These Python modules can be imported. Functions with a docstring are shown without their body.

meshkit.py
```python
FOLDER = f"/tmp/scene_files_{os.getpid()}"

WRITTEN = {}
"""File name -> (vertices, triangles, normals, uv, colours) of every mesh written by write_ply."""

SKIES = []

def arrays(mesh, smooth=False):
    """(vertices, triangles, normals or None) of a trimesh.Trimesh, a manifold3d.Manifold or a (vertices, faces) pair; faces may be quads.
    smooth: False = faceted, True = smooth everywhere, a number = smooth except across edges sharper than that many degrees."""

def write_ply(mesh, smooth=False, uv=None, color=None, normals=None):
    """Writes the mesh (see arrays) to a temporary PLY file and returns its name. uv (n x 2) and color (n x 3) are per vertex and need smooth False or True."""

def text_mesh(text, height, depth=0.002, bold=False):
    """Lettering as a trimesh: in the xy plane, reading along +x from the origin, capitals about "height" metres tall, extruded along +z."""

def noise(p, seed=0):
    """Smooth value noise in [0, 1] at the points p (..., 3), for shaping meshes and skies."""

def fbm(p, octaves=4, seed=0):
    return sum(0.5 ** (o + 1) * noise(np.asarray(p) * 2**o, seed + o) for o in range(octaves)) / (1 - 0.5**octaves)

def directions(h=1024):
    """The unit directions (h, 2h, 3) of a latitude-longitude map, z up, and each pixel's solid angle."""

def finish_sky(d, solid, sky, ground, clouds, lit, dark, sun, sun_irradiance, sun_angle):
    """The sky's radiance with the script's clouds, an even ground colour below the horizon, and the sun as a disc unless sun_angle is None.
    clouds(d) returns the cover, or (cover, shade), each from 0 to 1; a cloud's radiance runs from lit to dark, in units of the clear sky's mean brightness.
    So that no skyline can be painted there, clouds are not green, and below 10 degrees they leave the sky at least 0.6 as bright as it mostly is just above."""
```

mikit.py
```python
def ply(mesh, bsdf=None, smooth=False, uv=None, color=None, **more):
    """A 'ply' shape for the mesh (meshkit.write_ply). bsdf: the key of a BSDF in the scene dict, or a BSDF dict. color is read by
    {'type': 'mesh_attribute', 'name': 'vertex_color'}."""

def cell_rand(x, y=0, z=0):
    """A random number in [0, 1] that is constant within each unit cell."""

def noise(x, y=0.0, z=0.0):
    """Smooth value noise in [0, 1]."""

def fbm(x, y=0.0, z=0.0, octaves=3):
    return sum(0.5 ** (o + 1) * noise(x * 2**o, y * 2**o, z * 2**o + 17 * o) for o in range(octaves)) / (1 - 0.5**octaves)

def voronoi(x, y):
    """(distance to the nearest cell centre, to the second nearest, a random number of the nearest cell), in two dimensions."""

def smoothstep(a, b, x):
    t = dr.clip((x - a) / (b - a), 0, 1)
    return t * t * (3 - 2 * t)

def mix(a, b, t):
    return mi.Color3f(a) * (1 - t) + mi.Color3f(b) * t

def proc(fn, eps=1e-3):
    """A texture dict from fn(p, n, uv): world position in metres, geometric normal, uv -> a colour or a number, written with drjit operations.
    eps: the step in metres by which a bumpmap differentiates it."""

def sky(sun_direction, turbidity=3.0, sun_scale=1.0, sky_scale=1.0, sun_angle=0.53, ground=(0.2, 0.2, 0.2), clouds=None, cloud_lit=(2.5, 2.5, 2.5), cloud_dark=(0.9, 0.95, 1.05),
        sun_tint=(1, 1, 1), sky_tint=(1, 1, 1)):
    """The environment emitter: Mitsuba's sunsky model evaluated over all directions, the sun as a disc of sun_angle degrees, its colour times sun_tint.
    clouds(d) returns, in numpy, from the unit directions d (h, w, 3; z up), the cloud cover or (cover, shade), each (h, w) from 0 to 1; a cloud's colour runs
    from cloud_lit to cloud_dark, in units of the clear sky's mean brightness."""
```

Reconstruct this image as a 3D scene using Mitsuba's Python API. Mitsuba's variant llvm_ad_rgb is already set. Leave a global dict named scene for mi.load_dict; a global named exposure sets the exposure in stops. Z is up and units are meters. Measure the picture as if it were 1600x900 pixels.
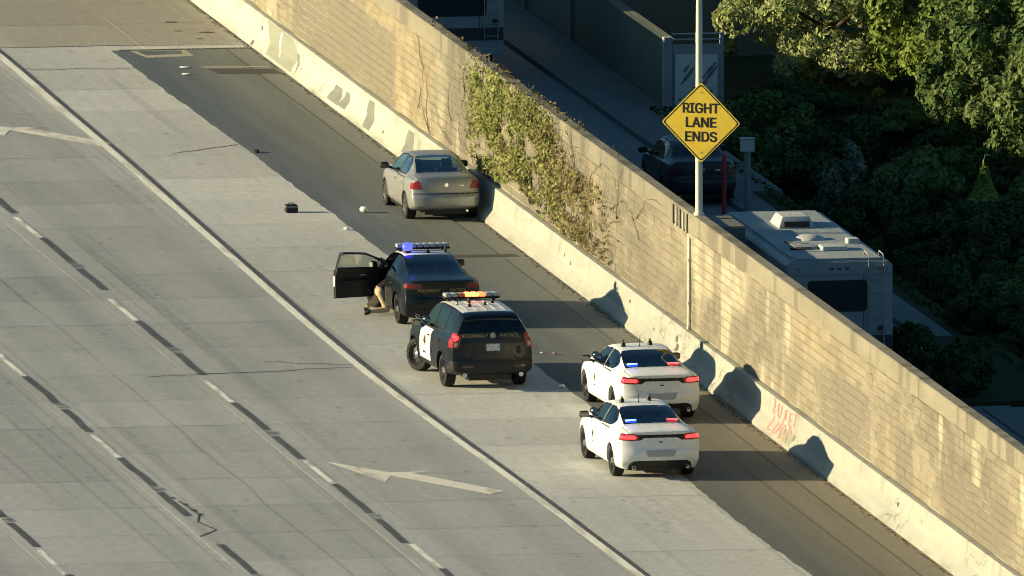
import math
import numpy as np, trimesh, manifold3d as m3, drjit as dr, mitsuba as mi
import shapely.geometry as sg
from shapely.geometry.polygon import orient
from scipy.interpolate import PchipInterpolator
import mikit, meshkit
from mikit import proc, noise, fbm, voronoi, cell_rand, smoothstep, mix
T = mi.ScalarTransform4f
RNG = np.random.default_rng(7)
scene, labels = {}, {}

# ------------------------------------------------------------------ camera, sky, exposure
YAW, PITCH, FPX = .165, .1272, 48000.0                     # a very long lens from a helicopter, ~720 m away
DIST = FPX / 66.5
FW = np.array([math.sin(YAW) * math.cos(PITCH), math.cos(YAW) * math.cos(PITCH), -math.sin(PITCH)])
CAM = -FW * DIST
scene['camera'] = {'type': 'perspective', 'fov_axis': 'x', 'fov': math.degrees(2 * math.atan(800 / FPX)),
                   'near_clip': 10.0, 'far_clip': 4000.0,
                   'to_world': T().look_at(origin=CAM.tolist(), target=[0, 0, 0], up=[0, 0, 1])}
SUN_EL, SUN_AZ = math.radians(13.2), YAW + math.radians(0.0)
SUN = [-math.cos(SUN_AZ) * math.cos(SUN_EL), math.sin(SUN_AZ) * math.cos(SUN_EL), math.sin(SUN_EL)]
scene['sky'] = mikit.sky(SUN, turbidity=3, sun_tint=(.88, 1.075, 1.39), sky_tint=(.60, .98, 1.20), sky_scale=.37)
exposure = 3.24

# ------------------------------------------------------------------ materials
def rgb(c): return {'type': 'rgb', 'value': list(c) if hasattr(c, '__len__') else [c] * 3}
def tex(c): return c if isinstance(c, dict) else rgb(c)
def mat(name, c, rough=.6, spec=.5, metal=0.0, coat=0.0, bump=None, bscale=.01, two=True, **kw):
    b = {'type': 'principled', 'base_color': tex(c), 'roughness': rough, 'specular': spec}
    if metal: b['metallic'] = metal
    if coat: b['clearcoat'] = coat; b['clearcoat_gloss'] = .95
    b.update(kw)
    if bump is not None: b = {'type': 'bumpmap', 'tex': proc(bump, .004), 'scale': bscale, 'bsdf': b}
    scene[name] = {'type': 'twosided', 'bsdf': b} if two else b
    return name

LANES = [-22.0, -17.85, -13.75, -9.65, -5.35]
def concrete_color(p, n, uv):
    x, y = p.x, p.y
    # wheel paths and oil stripe, by the position in the lane
    q = (x + 9.6) / 4.1
    f = q - dr.floor(q)
    lane = dr.select(x < -5.4, 1.0, 0.0)
    w1 = dr.exp(-dr.square((f - .27) / .1)) + dr.exp(-dr.square((f - .74) / .1))
    oil = dr.exp(-dr.square((f - .5) / .14))
    st = fbm(x * 1.3, y * .06, 3.0, 4)
    st2 = fbm(x * 5.0, y * .12, 8.0, 3)
    blot = fbm(x * .25, y * .07, 1.0, 3)
    fine = fbm(x * 9, y * 9, 0.0, 3)
    slab = cell_rand(dr.floor((x + 22.05) / 4.1), dr.floor((y - 44.4) / 4.5), 5.0)
    c_lane = mix((.205, .200, .178), (.135, .134, .124), dr.clip(.42 * w1 * (.4 + st) + .34 * oil * st2 + .9 * (blot - .35), 0, 1))
    c_lane = mix(c_lane, (.22, .20, .185), smoothstep(.5, .75, fbm(x * .35, y * .035, 21.0, 3)) * smoothstep(-10.0, -18.0, x) * .8)
    c_sh = mix((.295, .285, .242), (.225, .22, .19), dr.clip(.5 * st2 + 1.2 * (blot - .45), 0, 1))
    c = mix(c_sh * mi.Color3f(.97, .965, .98), c_lane * 1.06, lane) * mi.Color3f(1.42, 1.51, 1.70)
    # faint skid lines along the road and spots
    sk = smoothstep(.70, .78, noise(x * 6.0, y * .03, 2.0)) * smoothstep(.45, .7, noise(x * .7, y * .05, 9.0))
    c = c * (1 - .14 * sk)
    d1, d2, r = voronoi(x * 1.6, y * .55)
    spot = smoothstep(.16, .05, d1) * dr.select(r > .90, 1.0, 0.0)
    c = c * (1 - .20 * spot)
    # the far slab beyond the joint is browner
    c = mix(c, mi.Color3f(.225, .205, .165), .75 * smoothstep(48.7, 48.9, y) * smoothstep(-5.6, -4.0, x))
    seam = dr.exp(-dr.square((x + 11.6 + .10 * (noise(y * .3, 1.0) - .5)) / .035)) + .6 * dr.exp(-dr.square((x + 8.9 + .5 * (noise(y * .06, 4.0) - .5)) / .03))
    c = c * (1 - .33 * dr.clip(seam, 0, 1) * (.4 + .6 * noise(y * .25, 7.0)))
    return c * (.86 + .28 * fine) * (.92 + .15 * slab)
mat('m_concrete', proc(concrete_color), .85, .25)
mat('m_joint', (.05, .048, .042), .9, .2)
def asphalt_color(p, n, uv):
    x, y = p.x, p.y
    g = smoothstep(-1.5, .1, x + .5 * (fbm(x * .6, y * .08, 2.0, 3) - .5))
    c = mix((.072, .076, .070), (.125, .112, .082), g * .75 + .25 * fbm(x * .5, y * .05, 5.0, 3))
    c = c * (.82 + .36 * fbm(x * 2.2, y * .1, 6.0, 3))
    gut = smoothstep(.55, .75, x + .12 * (noise(y * .4, 3.0) - .5))
    c = mix(c, mi.Color3f(.15, .132, .098), gut * .7)
    edge = dr.exp(-dr.square((x - .66 - .06 * noise(y * .15, 2.0)) / .035))
    c = c * (1 - .45 * edge)
    # the nearer stretch is brown patched asphalt
    c = mix(c, c * mi.Color3f(1.12, .98, .84), smoothstep(-8.0, -24.0, y))
    pl = dr.exp(-dr.square((x + .12 + .10 * (noise(y * .12, 8.0) - .5)) / .05)) * smoothstep(-25.0, -36.0, y)
    c = c * (1 - .3 * pl)
    return c * mi.Color3f(1.13, 1.33, 1.68) * (.88 + .24 * fbm(x * 14, y * 14, 0.0, 2))
mat('m_asphalt', proc(asphalt_color), .8, .3)
mat('m_asphalt_dark', (.068, .067, .060), .85, .3)
mat('m_patch_pale', (.30, .285, .23), .9, .2)
def paint_wear(p, n, uv):
    w = smoothstep(.35, .6, fbm(p.x * 5, p.y * 1.2, 4.0, 4))
    return mix((.40, .395, .36), (.66, .655, .61), w)
mat('m_roadwhite', proc(paint_wear), .7, .3)
mat('m_edgewhite', proc(lambda p, n, uv: mix((.50, .49, .44), (.68, .675, .62), smoothstep(.25, .5, fbm(p.x * 4, p.y * .5, 4.0, 3)))), .7, .3)
mat('m_arrow', proc(lambda p, n, uv: mix((.42, .41, .36), (.60, .585, .52), smoothstep(.22, .45, fbm(p.x * 3, p.y * 1.0, 9.0, 4)))), .7, .3)
mat('m_roadblack', proc(lambda p, n, uv: mix((.062, .064, .072), (.105, .106, .11), fbm(p.x * 6, p.y * 2, 1.0, 3))), .7, .3)
def barrier_color(p, n, uv):
    y, z = p.y, p.z
    a = fbm(y * .5, z * 3.0, 1.0, 4)
    c = mix((.47, .44, .335), (.35, .33, .255), a)
    c = mix(c, mi.Color3f(.54, .51, .385), smoothstep(20.0, 34.0, y) * smoothstep(1.0, .5, z))
    drip = smoothstep(.62, .8, noise(y * 2.2, z * .6, 3.0)) * smoothstep(.2, .8, z)
    c = mix(c, mi.Color3f(.26, .235, .17), .45 * drip)
    foot = smoothstep(.22, .02, z + .12 * noise(y * 1.4, 2.0))
    c = mix(c, mi.Color3f(.26, .235, .165), .75 * foot)
    cr = smoothstep(.035, .0, dr.abs(fbm(y * 1.1, z * 2.5, 12.0, 3) - .5)) * smoothstep(.55, .7, noise(y * .25, 3.0))
    return c * mi.Color3f(.70, .77, .92) * (1 - .35 * cr) * (.93 + .14 * fbm(y * 9, z * 9, 0, 2))
mat('m_barrier', proc(barrier_color), .85, .25)
mat('m_coverup', proc(lambda p, n, uv: mix((.13, .14, .125), (.17, .18, .16), fbm(p.y * 2, p.z * 4, 5.0, 3))), .8, .3)
mat('m_coverup2', proc(lambda p, n, uv: mix((.19, .205, .17), (.235, .25, .205), fbm(p.y * 2, p.z * 4, 5.0, 3))), .8, .3)
def block_color(p, n, uv):
    y, z = p.y, p.z
    row = dr.floor(z / .2)
    r = cell_rand(dr.floor(y / .4 + .5 * (row - 2 * dr.floor(row / 2))), row, 3.0)
    grow = fbm(y * .12, z * .35, 2.0, 4)
    c = mix((.270, .226, .152), (.288, .243, .165), r)
    c = mix(c, mi.Color3f(.345, .275, .160), smoothstep(.5, .75, grow) * .8)
    c = mix(c, mi.Color3f(.205, .178, .126), smoothstep(.47, .25, grow) * .8)
    drip = smoothstep(.60, .80, noise(y * 1.5, z * .35, 5.0)) * smoothstep(.4, .65, noise(y * .3, 6.0))
    c = mix(c, mi.Color3f(.46, .40, .27), drip * .75)
    # greyer painted-over rectangles, straight-edged
    def rect(a, b, top): return smoothstep(a, a + .15, y) * smoothstep(b, b - .15, y) * smoothstep(top, top - .12, z)
    pr = dr.maximum(dr.maximum(rect(-38.0, -31.5, 2.35), rect(-43.3, -41.0, 2.2)), dr.maximum(rect(-55.5, -47.2, 2.1), rect(28.0, 44.0, 2.75)))
    mott = fbm(y * 1.6, z * 2.6, 15.0, 4)
    c = c * (.87 + .28 * smoothstep(.3, .7, mott))
    c = mix(c, mi.Color3f(.215, .185, .135), pr * .8)
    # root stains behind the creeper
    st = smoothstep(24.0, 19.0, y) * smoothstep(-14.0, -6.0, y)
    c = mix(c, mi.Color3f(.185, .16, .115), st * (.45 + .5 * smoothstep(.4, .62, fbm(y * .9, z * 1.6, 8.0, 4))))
    return c * mi.Color3f(.69, .74, .86) * (.88 + .24 * fbm(y * 6, z * 10, 0, 3))
mat('m_block', proc(block_color), .9, .2)
mat('m_mortar', proc(lambda p, n, uv: mix((.15, .135, .095), (.36, .33, .235), smoothstep(.48, .66, fbm(p.y * .5, p.z * 1.2, 4.0, 4)))), .9, .2)
def coping_color(p, n, uv):
    y, z = p.y, p.z
    a = fbm(y * .35, z * 2.0, 3.0, 4)
    c = mix((.275, .23, .15), (.355, .305, .205), a)
    st = smoothstep(24.0, 17.0, y) * smoothstep(-16.0, -4.0, y)
    c = mix(c, mi.Color3f(.215, .19, .13), st * (.35 + .5 * smoothstep(.4, .6, fbm(y * 1.2, z * 1.2, 8.0, 3))))
    dripd = smoothstep(.58, .8, noise(y * 1.8, z * .25, 7.0))
    return c * mi.Color3f(.64, .70, .84) * (1 - .3 * dripd) * (.9 + .2 * fbm(y * 7, z * 7, 0, 2))
mat('m_coping', proc(coping_color), .9, .2)
mat('m_graffiti', (.33, .17, .15), .7, .3)
mat('m_ground', proc(lambda p, n, uv: mix((.10, .085, .055), (.05, .05, .03), fbm(p.x * .2, p.y * .2, 1.0, 4))), .95, .1)
def street_color(p, n, uv): return mix((.12, .125, .122), (.175, .178, .17), fbm(p.x * .8, p.y * .15, 2.0, 4)) * (.9 + .2 * fbm(p.x * 12, p.y * 12, 0, 2))
mat('m_street', proc(street_color), .85, .25)
mat('m_walk', proc(lambda p, n, uv: mix((.10, .105, .10), (.14, .145, .135), fbm(p.x, p.y * .4, 5.0, 3))), .85, .25)
mat('m_soil', proc(lambda p, n, uv: mix((.035, .032, .02), (.03, .045, .018), fbm(p.x * 2, p.y * 2, 5.0, 4))), .95, .1)
# vehicles
mat('m_white', proc(lambda p, n, uv: mix((.77, .775, .76), (.50, .475, .42), smoothstep(.75, .15, p.z) * smoothstep(.3, .7, fbm(p.x * 4, p.y * 4, p.z * 3, 3)) * .6)), .35, .45, coat=.8)
mat('m_roofwhite', proc(lambda p, n, uv: mix((.46, .48, .48), (.60, .61, .60), fbm(p.x * 3, p.y * 3, 1.0, 3))), .45, .4, coat=.5)
mat('m_black', (.004, .007, .011), .28, .32, coat=.35)
mat('m_navy', (.006, .009, .018), .35, .4, coat=.2)
mat('m_silver', (.33, .335, .34), .34, .5, metal=.55, coat=.8)
mat('m_trim', (.014, .014, .015), .5, .4)
mat('m_rubber', (.018, .018, .019), .8, .3)
mat('m_rim', (.035, .036, .038), .45, .5, metal=.5)
mat('m_alloy', (.58, .57, .54), .3, .5, metal=.9)
mat('m_chrome', (.85, .85, .84), .12, .5, metal=1.0)
mat('m_cloth', (.035, .035, .038), .9, .2)
mat('m_redlens', (.24, .006, .008), .22, .6, coat=1.0)
mat('m_clearlens', (.30, .32, .33), .15, .6, coat=1.0)
mat('m_darklens', (.05, .012, .018), .2, .6, coat=1.0)
mat('m_plate', proc(lambda p, n, uv: mix((.62, .62, .60), (.42, .44, .50), smoothstep(.5, .6, noise(p.x * 22, p.z * 14, 3.0)))), .5, .4)
mat('m_gold', (.30, .215, .06), .5, .5)
mat('m_ink', (.02, .02, .025), .6, .3)
mat('m_bluelens', (.02, .03, .30), .25, .6, coat=1.0)
mat('m_amber', (.5, .12, .02), .25, .6, coat=1.0)
scene['m_tint'] = {'type': 'thindielectric', 'int_ior': 1.5, 'specular_transmittance': rgb((.30, .33, .35)), 'specular_reflectance': rgb(.6)}
scene['m_glass'] = {'type': 'thindielectric', 'int_ior': 1.5, 'specular_transmittance': rgb((.78, .83, .80)), 'specular_reflectance': rgb(1.0)}
# street furniture
mat('m_yellow', proc(lambda p, n, uv: mix((.82, .60, .06), (.76, .54, .06), fbm(p.x * 4, p.z * 4, 2.0, 3))), .45, .4)
mat('m_pole', (.64, .62, .52), .5, .4)
mat('m_galv', (.42, .44, .43), .45, .5, metal=.5)
mat('m_redpost', (.42, .03, .045), .5, .4)
mat('m_greypost', (.16, .20, .19), .6, .3)
mat('m_palebox', (.42, .43, .42), .6, .3)
def rv_color(p, n, uv): return mix((.33, .335, .34), (.27, .275, .285), fbm(p.x * 1.5, p.z * 2.5 + p.y * .4, 3.0, 4))
mat('m_rv', proc(rv_color), .5, .4)
mat('m_rvroof', proc(lambda p, n, uv: mix((.30, .33, .33), (.19, .22, .23), fbm(p.x * 1.5, p.y * .9, 7.0, 4))), .7, .3)
mat('m_rvdark', (.030, .036, .045), .4, .5)
mat('m_darkglass', (.006, .008, .010), .08, .6, coat=1.0)
mat('m_stucco', proc(lambda p, n, uv: mix((.10, .115, .09), (.135, .15, .115), fbm(p.y * .7, p.z * 1.5, 3.0, 4))), .9, .2)
mat('m_board', proc(lambda p, n, uv: mix((.33, .335, .33), (.24, .25, .25), fbm(p.x * 1.2, p.z * 6, 2.0, 3))), .8, .2)
mat('m_house', proc(lambda p, n, uv: mix((.18, .18, .155), (.15, .15, .13), fbm(p.x * .8, p.z * .8, 2.0, 3))), .9, .2)
mat('m_sheet', (.56, .57, .56), .6, .3)
mat('m_scrawl', (.17, .18, .19), .7, .3)
# plants
def leaf(name, a, b, trans=.35):
    f = lambda p, n, uv: mix(a, b, smoothstep(.3, .7, fbm(p.x * 1.3, p.y * 1.3, p.z * 1.3, 3))) * (.65 + .7 * cell_rand(dr.floor(p.x * 9), dr.floor(p.y * 9), dr.floor(p.z * 9)))
    scene[name] = {'type': 'principledthin', 'base_color': proc(f), 'roughness': .55, 'diff_trans': trans, 'spec_trans': 0.0}
leaf('m_leaf_olive', (.36, .40, .20), (.20, .25, .09), .45)
leaf('m_leaf_green', (.13, .21, .045), (.24, .28, .08), .45)
leaf('m_leaf_dark', (.075, .13, .045), (.15, .20, .08), .4)
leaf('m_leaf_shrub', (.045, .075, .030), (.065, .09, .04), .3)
leaf('m_leaf_pale', (.16, .19, .15), (.11, .14, .10), .4)
leaf('m_leaf_ivy', (.31, .32, .14), (.21, .24, .085), .4)
leaf('m_leaf_dry', (.20, .165, .10), (.13, .105, .06), .3)
mat('m_bark', proc(lambda p, n, uv: mix((.09, .07, .05), (.05, .04, .03), fbm(p.x * 8, p.y * 8, p.z * 2, 3))), .9, .2)
mat('m_vine', (.12, .095, .065), .9, .2)
mat('m_tan', (.47, .39, .25), .85, .2)
mat('m_skin', (.42, .25, .17), .6, .3)
mat('m_hair', (.03, .022, .016), .7, .3)
mat('m_vest', (.012, .014, .020), .8, .2)
mat('m_paper', (.75, .74, .70), .8, .2)

# ------------------------------------------------------------------ helpers
def numbered(k):
    if k not in scene and k not in labels and not any(q.startswith(k + '__') for q in scene): return k
    i = 1
    while True:
        q = f'{k}_{i:03d}'
        if q not in scene and q not in labels and not any(w.startswith(q + '__') for w in scene): return q
        i += 1
_next = {}
def put(name, mesh, m, parent=None, smooth=False, to=None, **kw):
    base = f'{parent}__{name}' if parent else name
    k, i = base, _next.get(base, 0)
    if i: k = f'{base}_{i:03d}'
    _next[base] = i + 1
    d = mesh if isinstance(mesh, dict) else mikit.ply(mesh, None, smooth)
    d = dict(d); d['bsdf'] = {'type': 'ref', 'id': m}; d.update(kw)
    if to is not None: d['to_world'] = to
    scene[k] = d
    return k
def thing(name, label, cat, group=None, kind=None):
    i = _next.get(name, 0); _next[name] = i + 1
    k = f'{name}_{i:03d}' if i else name
    return tag(k, label, cat, group, kind)
def tag(k, label=None, cat=None, group=None, kind=None):
    e = {}
    if label: e['label'] = label
    if cat: e['category'] = cat
    if group: e['group'] = group
    if kind: e['kind'] = kind
    labels[k] = e
    return k
def struct(name, mesh, m, smooth=False, kind='structure', label=None):
    k = put(name, mesh, m, smooth=smooth); tag(k, label, None, None, kind); return k
def man(mesh):
    return m3.Manifold(m3.Mesh(np.ascontiguousarray(mesh.vertices, np.float32), np.ascontiguousarray(mesh.faces, np.uint32)))
def tm(m):
    q = m.to_mesh(); return trimesh.Trimesh(np.asarray(q.vert_properties[:, :3], float), np.asarray(q.tri_verts), process=False)
def box(x0, x1, y0, y1, z0, z1): return m3.Manifold.cube([x1 - x0, y1 - y0, z1 - z0]).translate([x0, y0, z0])
def bb(x0, x1, y0, y1, z0, z1, b=.01):
    """Box with chamfered edges."""
    P = []
    for (sx, sy, sz) in np.ndindex(2, 2, 2):
        c = np.array([(x0, x1)[sx], (y0, y1)[sy], (z0, z1)[sz]], float); s = np.array([1 - 2 * sx, 1 - 2 * sy, 1 - 2 * sz]) * b
        for k in range(3):
            q = c + s; q[k] = c[k]; P.append(q)
    return m3.Manifold.hull_points(np.array(P))
def rbox(x0, x1, y0, y1, z0, z1, r=.05, seg=12):
    s = m3.Manifold.sphere(r, seg)
    return m3.Manifold.batch_hull([s.translate([x, y, z]) for x in (x0 + r, x1 - r) for y in (y0 + r, y1 - r) for z in (z0 + r, z1 - r)])
def add(*ms):
    o = ms[0]
    for q in ms[1:]: o = o + q
    return o
def cyl(p0, p1, r0, r1=None, seg=16):
    p0, p1 = np.array(p0, float), np.array(p1, float); d = p1 - p0; L = np.linalg.norm(d); d /= L
    a = np.cross([0, 0, 1.0], d); c = d[2]
    if np.linalg.norm(a) < 1e-9: R = np.eye(3) if c > 0 else np.diag([1, -1, -1.0])
    else:
        s = np.linalg.norm(a); a /= s; K = np.array([[0, -a[2], a[1]], [a[2], 0, -a[0]], [-a[1], a[0], 0]])
        R = np.eye(3) + s * K + (1 - c) * K @ K
    return m3.Manifold.cylinder(L, r0, r0 if r1 is None else r1, seg).transform(np.hstack([R, p0[:, None]]))
def cat(ms): return trimesh.util.concatenate([m if isinstance(m, trimesh.Trimesh) else tm(m) for m in ms])
def tube(pts, r, sides=6):
    pts = np.asarray(pts, float); r = np.broadcast_to(r, (len(pts),))
    t = np.gradient(pts, axis=0); t /= np.linalg.norm(t, axis=1, keepdims=True) + 1e-9
    a = np.cross(t, np.where(np.abs(t[:, 2:]) < .9, [0, 0, 1.0], [1.0, 0, 0])); a /= np.linalg.norm(a, axis=1, keepdims=True) + 1e-9
    b = np.cross(t, a); th = np.arange(sides) * 2 * np.pi / sides
    v = pts[:, None] + r[:, None, None] * (np.cos(th)[None, :, None] * a[:, None] + np.sin(th)[None, :, None] * b[:, None])
    n = len(pts); i, j = np.meshgrid(np.arange(n - 1), np.arange(sides), indexing='ij')
    q = np.stack([i * sides + j, i * sides + (j + 1) % sides, (i + 1) * sides + (j + 1) % sides, (i + 1) * sides + j], -1).reshape(-1, 4)
    f = np.vstack([q[:, [0, 1, 2]], q[:, [0, 2, 3]]])
    caps = [[0, k + 1, k] for k in range(1, sides - 1)] + [[(n - 1) * sides, (n - 1) * sides + k, (n - 1) * sides + k + 1] for k in range(1, sides - 1)]
    return trimesh.Trimesh(v.reshape(-1, 3), np.vstack([f, caps]), process=False)
def poly(coords, r=0.0):
    p = sg.Polygon(coords).buffer(0)
    if r: p = p.buffer(-r).buffer(2 * r, quad_segs=5).buffer(-r, quad_segs=5)
    return p
def cs(p):
    gs = getattr(p, 'geoms', [p]); rings = []
    for g in gs:
        g = orient(g); rings.append(np.array(g.exterior.coords)[:-1])
        rings += [np.array(q.coords)[:-1] for q in g.interiors]
    return m3.CrossSection(rings, m3.FillRule.EvenOdd)
def pz(p, z0, z1): return m3.Manifold.extrude(cs(p), z1 - z0).translate([0, 0, z0])
def py(p, y0, y1): return m3.Manifold.extrude(cs(p), y1 - y0).transform(np.array([[1, 0, 0, 0], [0, 0, -1, y1], [0, 1, 0, 0]], float))
def px(p, x0, x1): return m3.Manifold.extrude(cs(p), x1 - x0).transform(np.array([[0, 0, 1, x0], [1, 0, 0, 0], [0, 1, 0, 0]], float))
def flipy(m): return m.mirror([0, 1, 0])
def sheet(p, z, th=.003): return tm(pz(p, z - th, z))

# ------------------------------------------------------------------ ground, freeway, street
struct('ground', (np.array([[-1500, -1500, -1.7], [1500, -1500, -1.7], [1500, 2200, -1.7], [-1500, 2200, -1.7]]), np.array([[0, 1, 2, 3]])), 'm_ground')
FRE = struct('freeway', tm(box(-40, 1.6, -75, 110, -1.75, -.02)), 'm_joint')
cols = [-39.9, -34.6, -30.35, -26.2, -22.1, -18.05, -13.97, -9.95, -5.55, -1.35, 1.36]
variants = {}
for ci in range(len(cols) - 1):
    x0, x1 = cols[ci] + .007, cols[ci + 1] - .007
    for r in range(-26, 15):
        y0 = 44.4 + 4.5 * r
        if ci == len(cols) - 2 and y0 < 44: continue
        if ci not in variants: variants[ci] = mikit.ply(tm(bb(x0, x1, .011, 4.489, -.019, 0, .007)), None)
        dz = float(RNG.uniform(-.003, .0))
        put('slab', variants[ci], 'm_concrete', FRE, to=T().translate([0, y0, dz]))
# old asphalt strip along the barrier
left = [(-2.2, 47.75), (-2.16, 41.6), (-2.02, 27.2), (-1.96, 17.5), (-1.93, 8.3), (-1.85, -5), (-1.72, -20), (-1.68, -34.3), (-1.80, -41.6), (-1.66, -50), (-1.7, -75)]
le = []
for (a, b) in zip(left[:-1], left[1:]):
    for t in np.linspace(0, 1, 26)[:-1]:
        q = np.array(a) * (1 - t) + np.array(b) * t
        le.append((q[0] + .07 * (meshkit.fbm(np.array([q[1] * .9, 0, 3.0]), 3) - .5) + .05 * (meshkit.noise(np.array([q[1] * 3, 1.0, 2.0])) - .5), q[1]))
le.append(left[-1])
ashape = sg.Polygon([(1.37, 47.75)] + le + [(1.37, -75)]).buffer(0)
struct('asphalt_shoulder', sheet(ashape, .006, .02), 'm_asphalt')
def road_sheet(name, p, m, z=.012, parent=FRE): return put(name, sheet(p if not isinstance(p, list) else poly(p), z, .004), m, parent)
AS = 'asphalt_shoulder'
put('repair_patch', sheet(poly([(-.45, 43.6), (1.2, 43.3), (1.25, 42.3), (-.30, 42.5)]), .010, .003), 'm_asphalt_dark', AS)
put('repair_patch', sheet(poly([(-1.05, 6.3), (1.1, 6.2), (1.15, 5.7), (-1.0, 5.75)]), .010, .003), 'm_asphalt_dark', AS)
put('patch_edge', sheet(poly([(-.55, 44.1), (1.2, 43.9), (1.2, 43.72), (-.45, 43.85)]), .010, .003), 'm_patch_pale', AS)
put('patch_edge', sheet(sg.Polygon([(-1.75, 47.6), (-.35, 47.6), (-.35, 46.3), (-1.55, 46.1)]).difference(sg.Polygon([(-1.62, 47.5), (-.48, 47.5), (-.55, 46.75), (-1.5, 46.6)])), .010, .003), 'm_patch_pale', AS)
put('tar_line', sheet(poly([(-2.0, 47.85), (1.3, 47.85), (1.3, 47.65), (-2.0, 47.65)]), .011, .003), 'm_asphalt_dark', AS)
# edge line: white with a black contrast border on its right
edge = np.array([(-5.02, 90), (-5.02, 47.7), (-5.13, 36.4), (-5.24, 25), (-5.34, 18), (-5.55, 4), (-5.69, -7.1), (-5.72, -14), (-5.62, -24), (-5.46, -33), (-5.30, -48.8), (-5.2, -70)])
yy = np.linspace(90, -70, 120); ex = PchipInterpolator(-edge[:, 1], edge[:, 0])(-yy)
def strip(x0, x1, ys, xs): return sg.Polygon(list(zip(xs + x0, ys)) + list(zip(xs[::-1] + x1, ys[::-1])))
put('edge_line', sheet(strip(-.18, 0, yy, ex), .008, .003), 'm_edgewhite', FRE)
put('edge_line_border', sheet(strip(.008, .13, yy, ex), .008, .003), 'm_roadblack', FRE)
def lane_line(xf, starts, w=.13, skip=()):
    for k, y0 in enumerate(starts):
        x = float(xf(y0))
        if k not in skip: put('white_dash', sheet(sg.box(x - w / 2 - .02, y0 - 4.0, x + w / 2 - .02, y0), .008, .003), 'm_roadwhite', FRE)
        a, L = y0 - 4.05, 10.55
        wob = lambda t: x + .06 * (meshkit.noise(np.array([t * .7, x, 1.0])) - .5)
        for (f0, f1) in ((0, .455), (.555, .93)):
            ys = np.linspace(a - f0 * L, a - f1 * L, 12); xs = np.array([wob(t) for t in ys])
            put('black_dash', sheet(strip(-.088, .088, ys, xs), .008, .003), 'm_roadblack', FRE)
        for fm in (.485, .515):
            ym = a - fm * L
            put('lane_marker', tm(bb(x - .12, x + .13, ym - .07, ym + .05, .0, .022, .012)), 'm_roadblack', FRE)
            put('lane_marker', tm(bb(x - .12, x + .13, ym - .16, ym - .085, .0, .02, .01)), 'm_roadwhite', FRE)
L1x = PchipInterpolator([-70, -47, -33, -15, 0, 15, 90], [-9.40, -9.46, -9.58, -9.66, -9.6, -9.5, -9.35])
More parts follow.
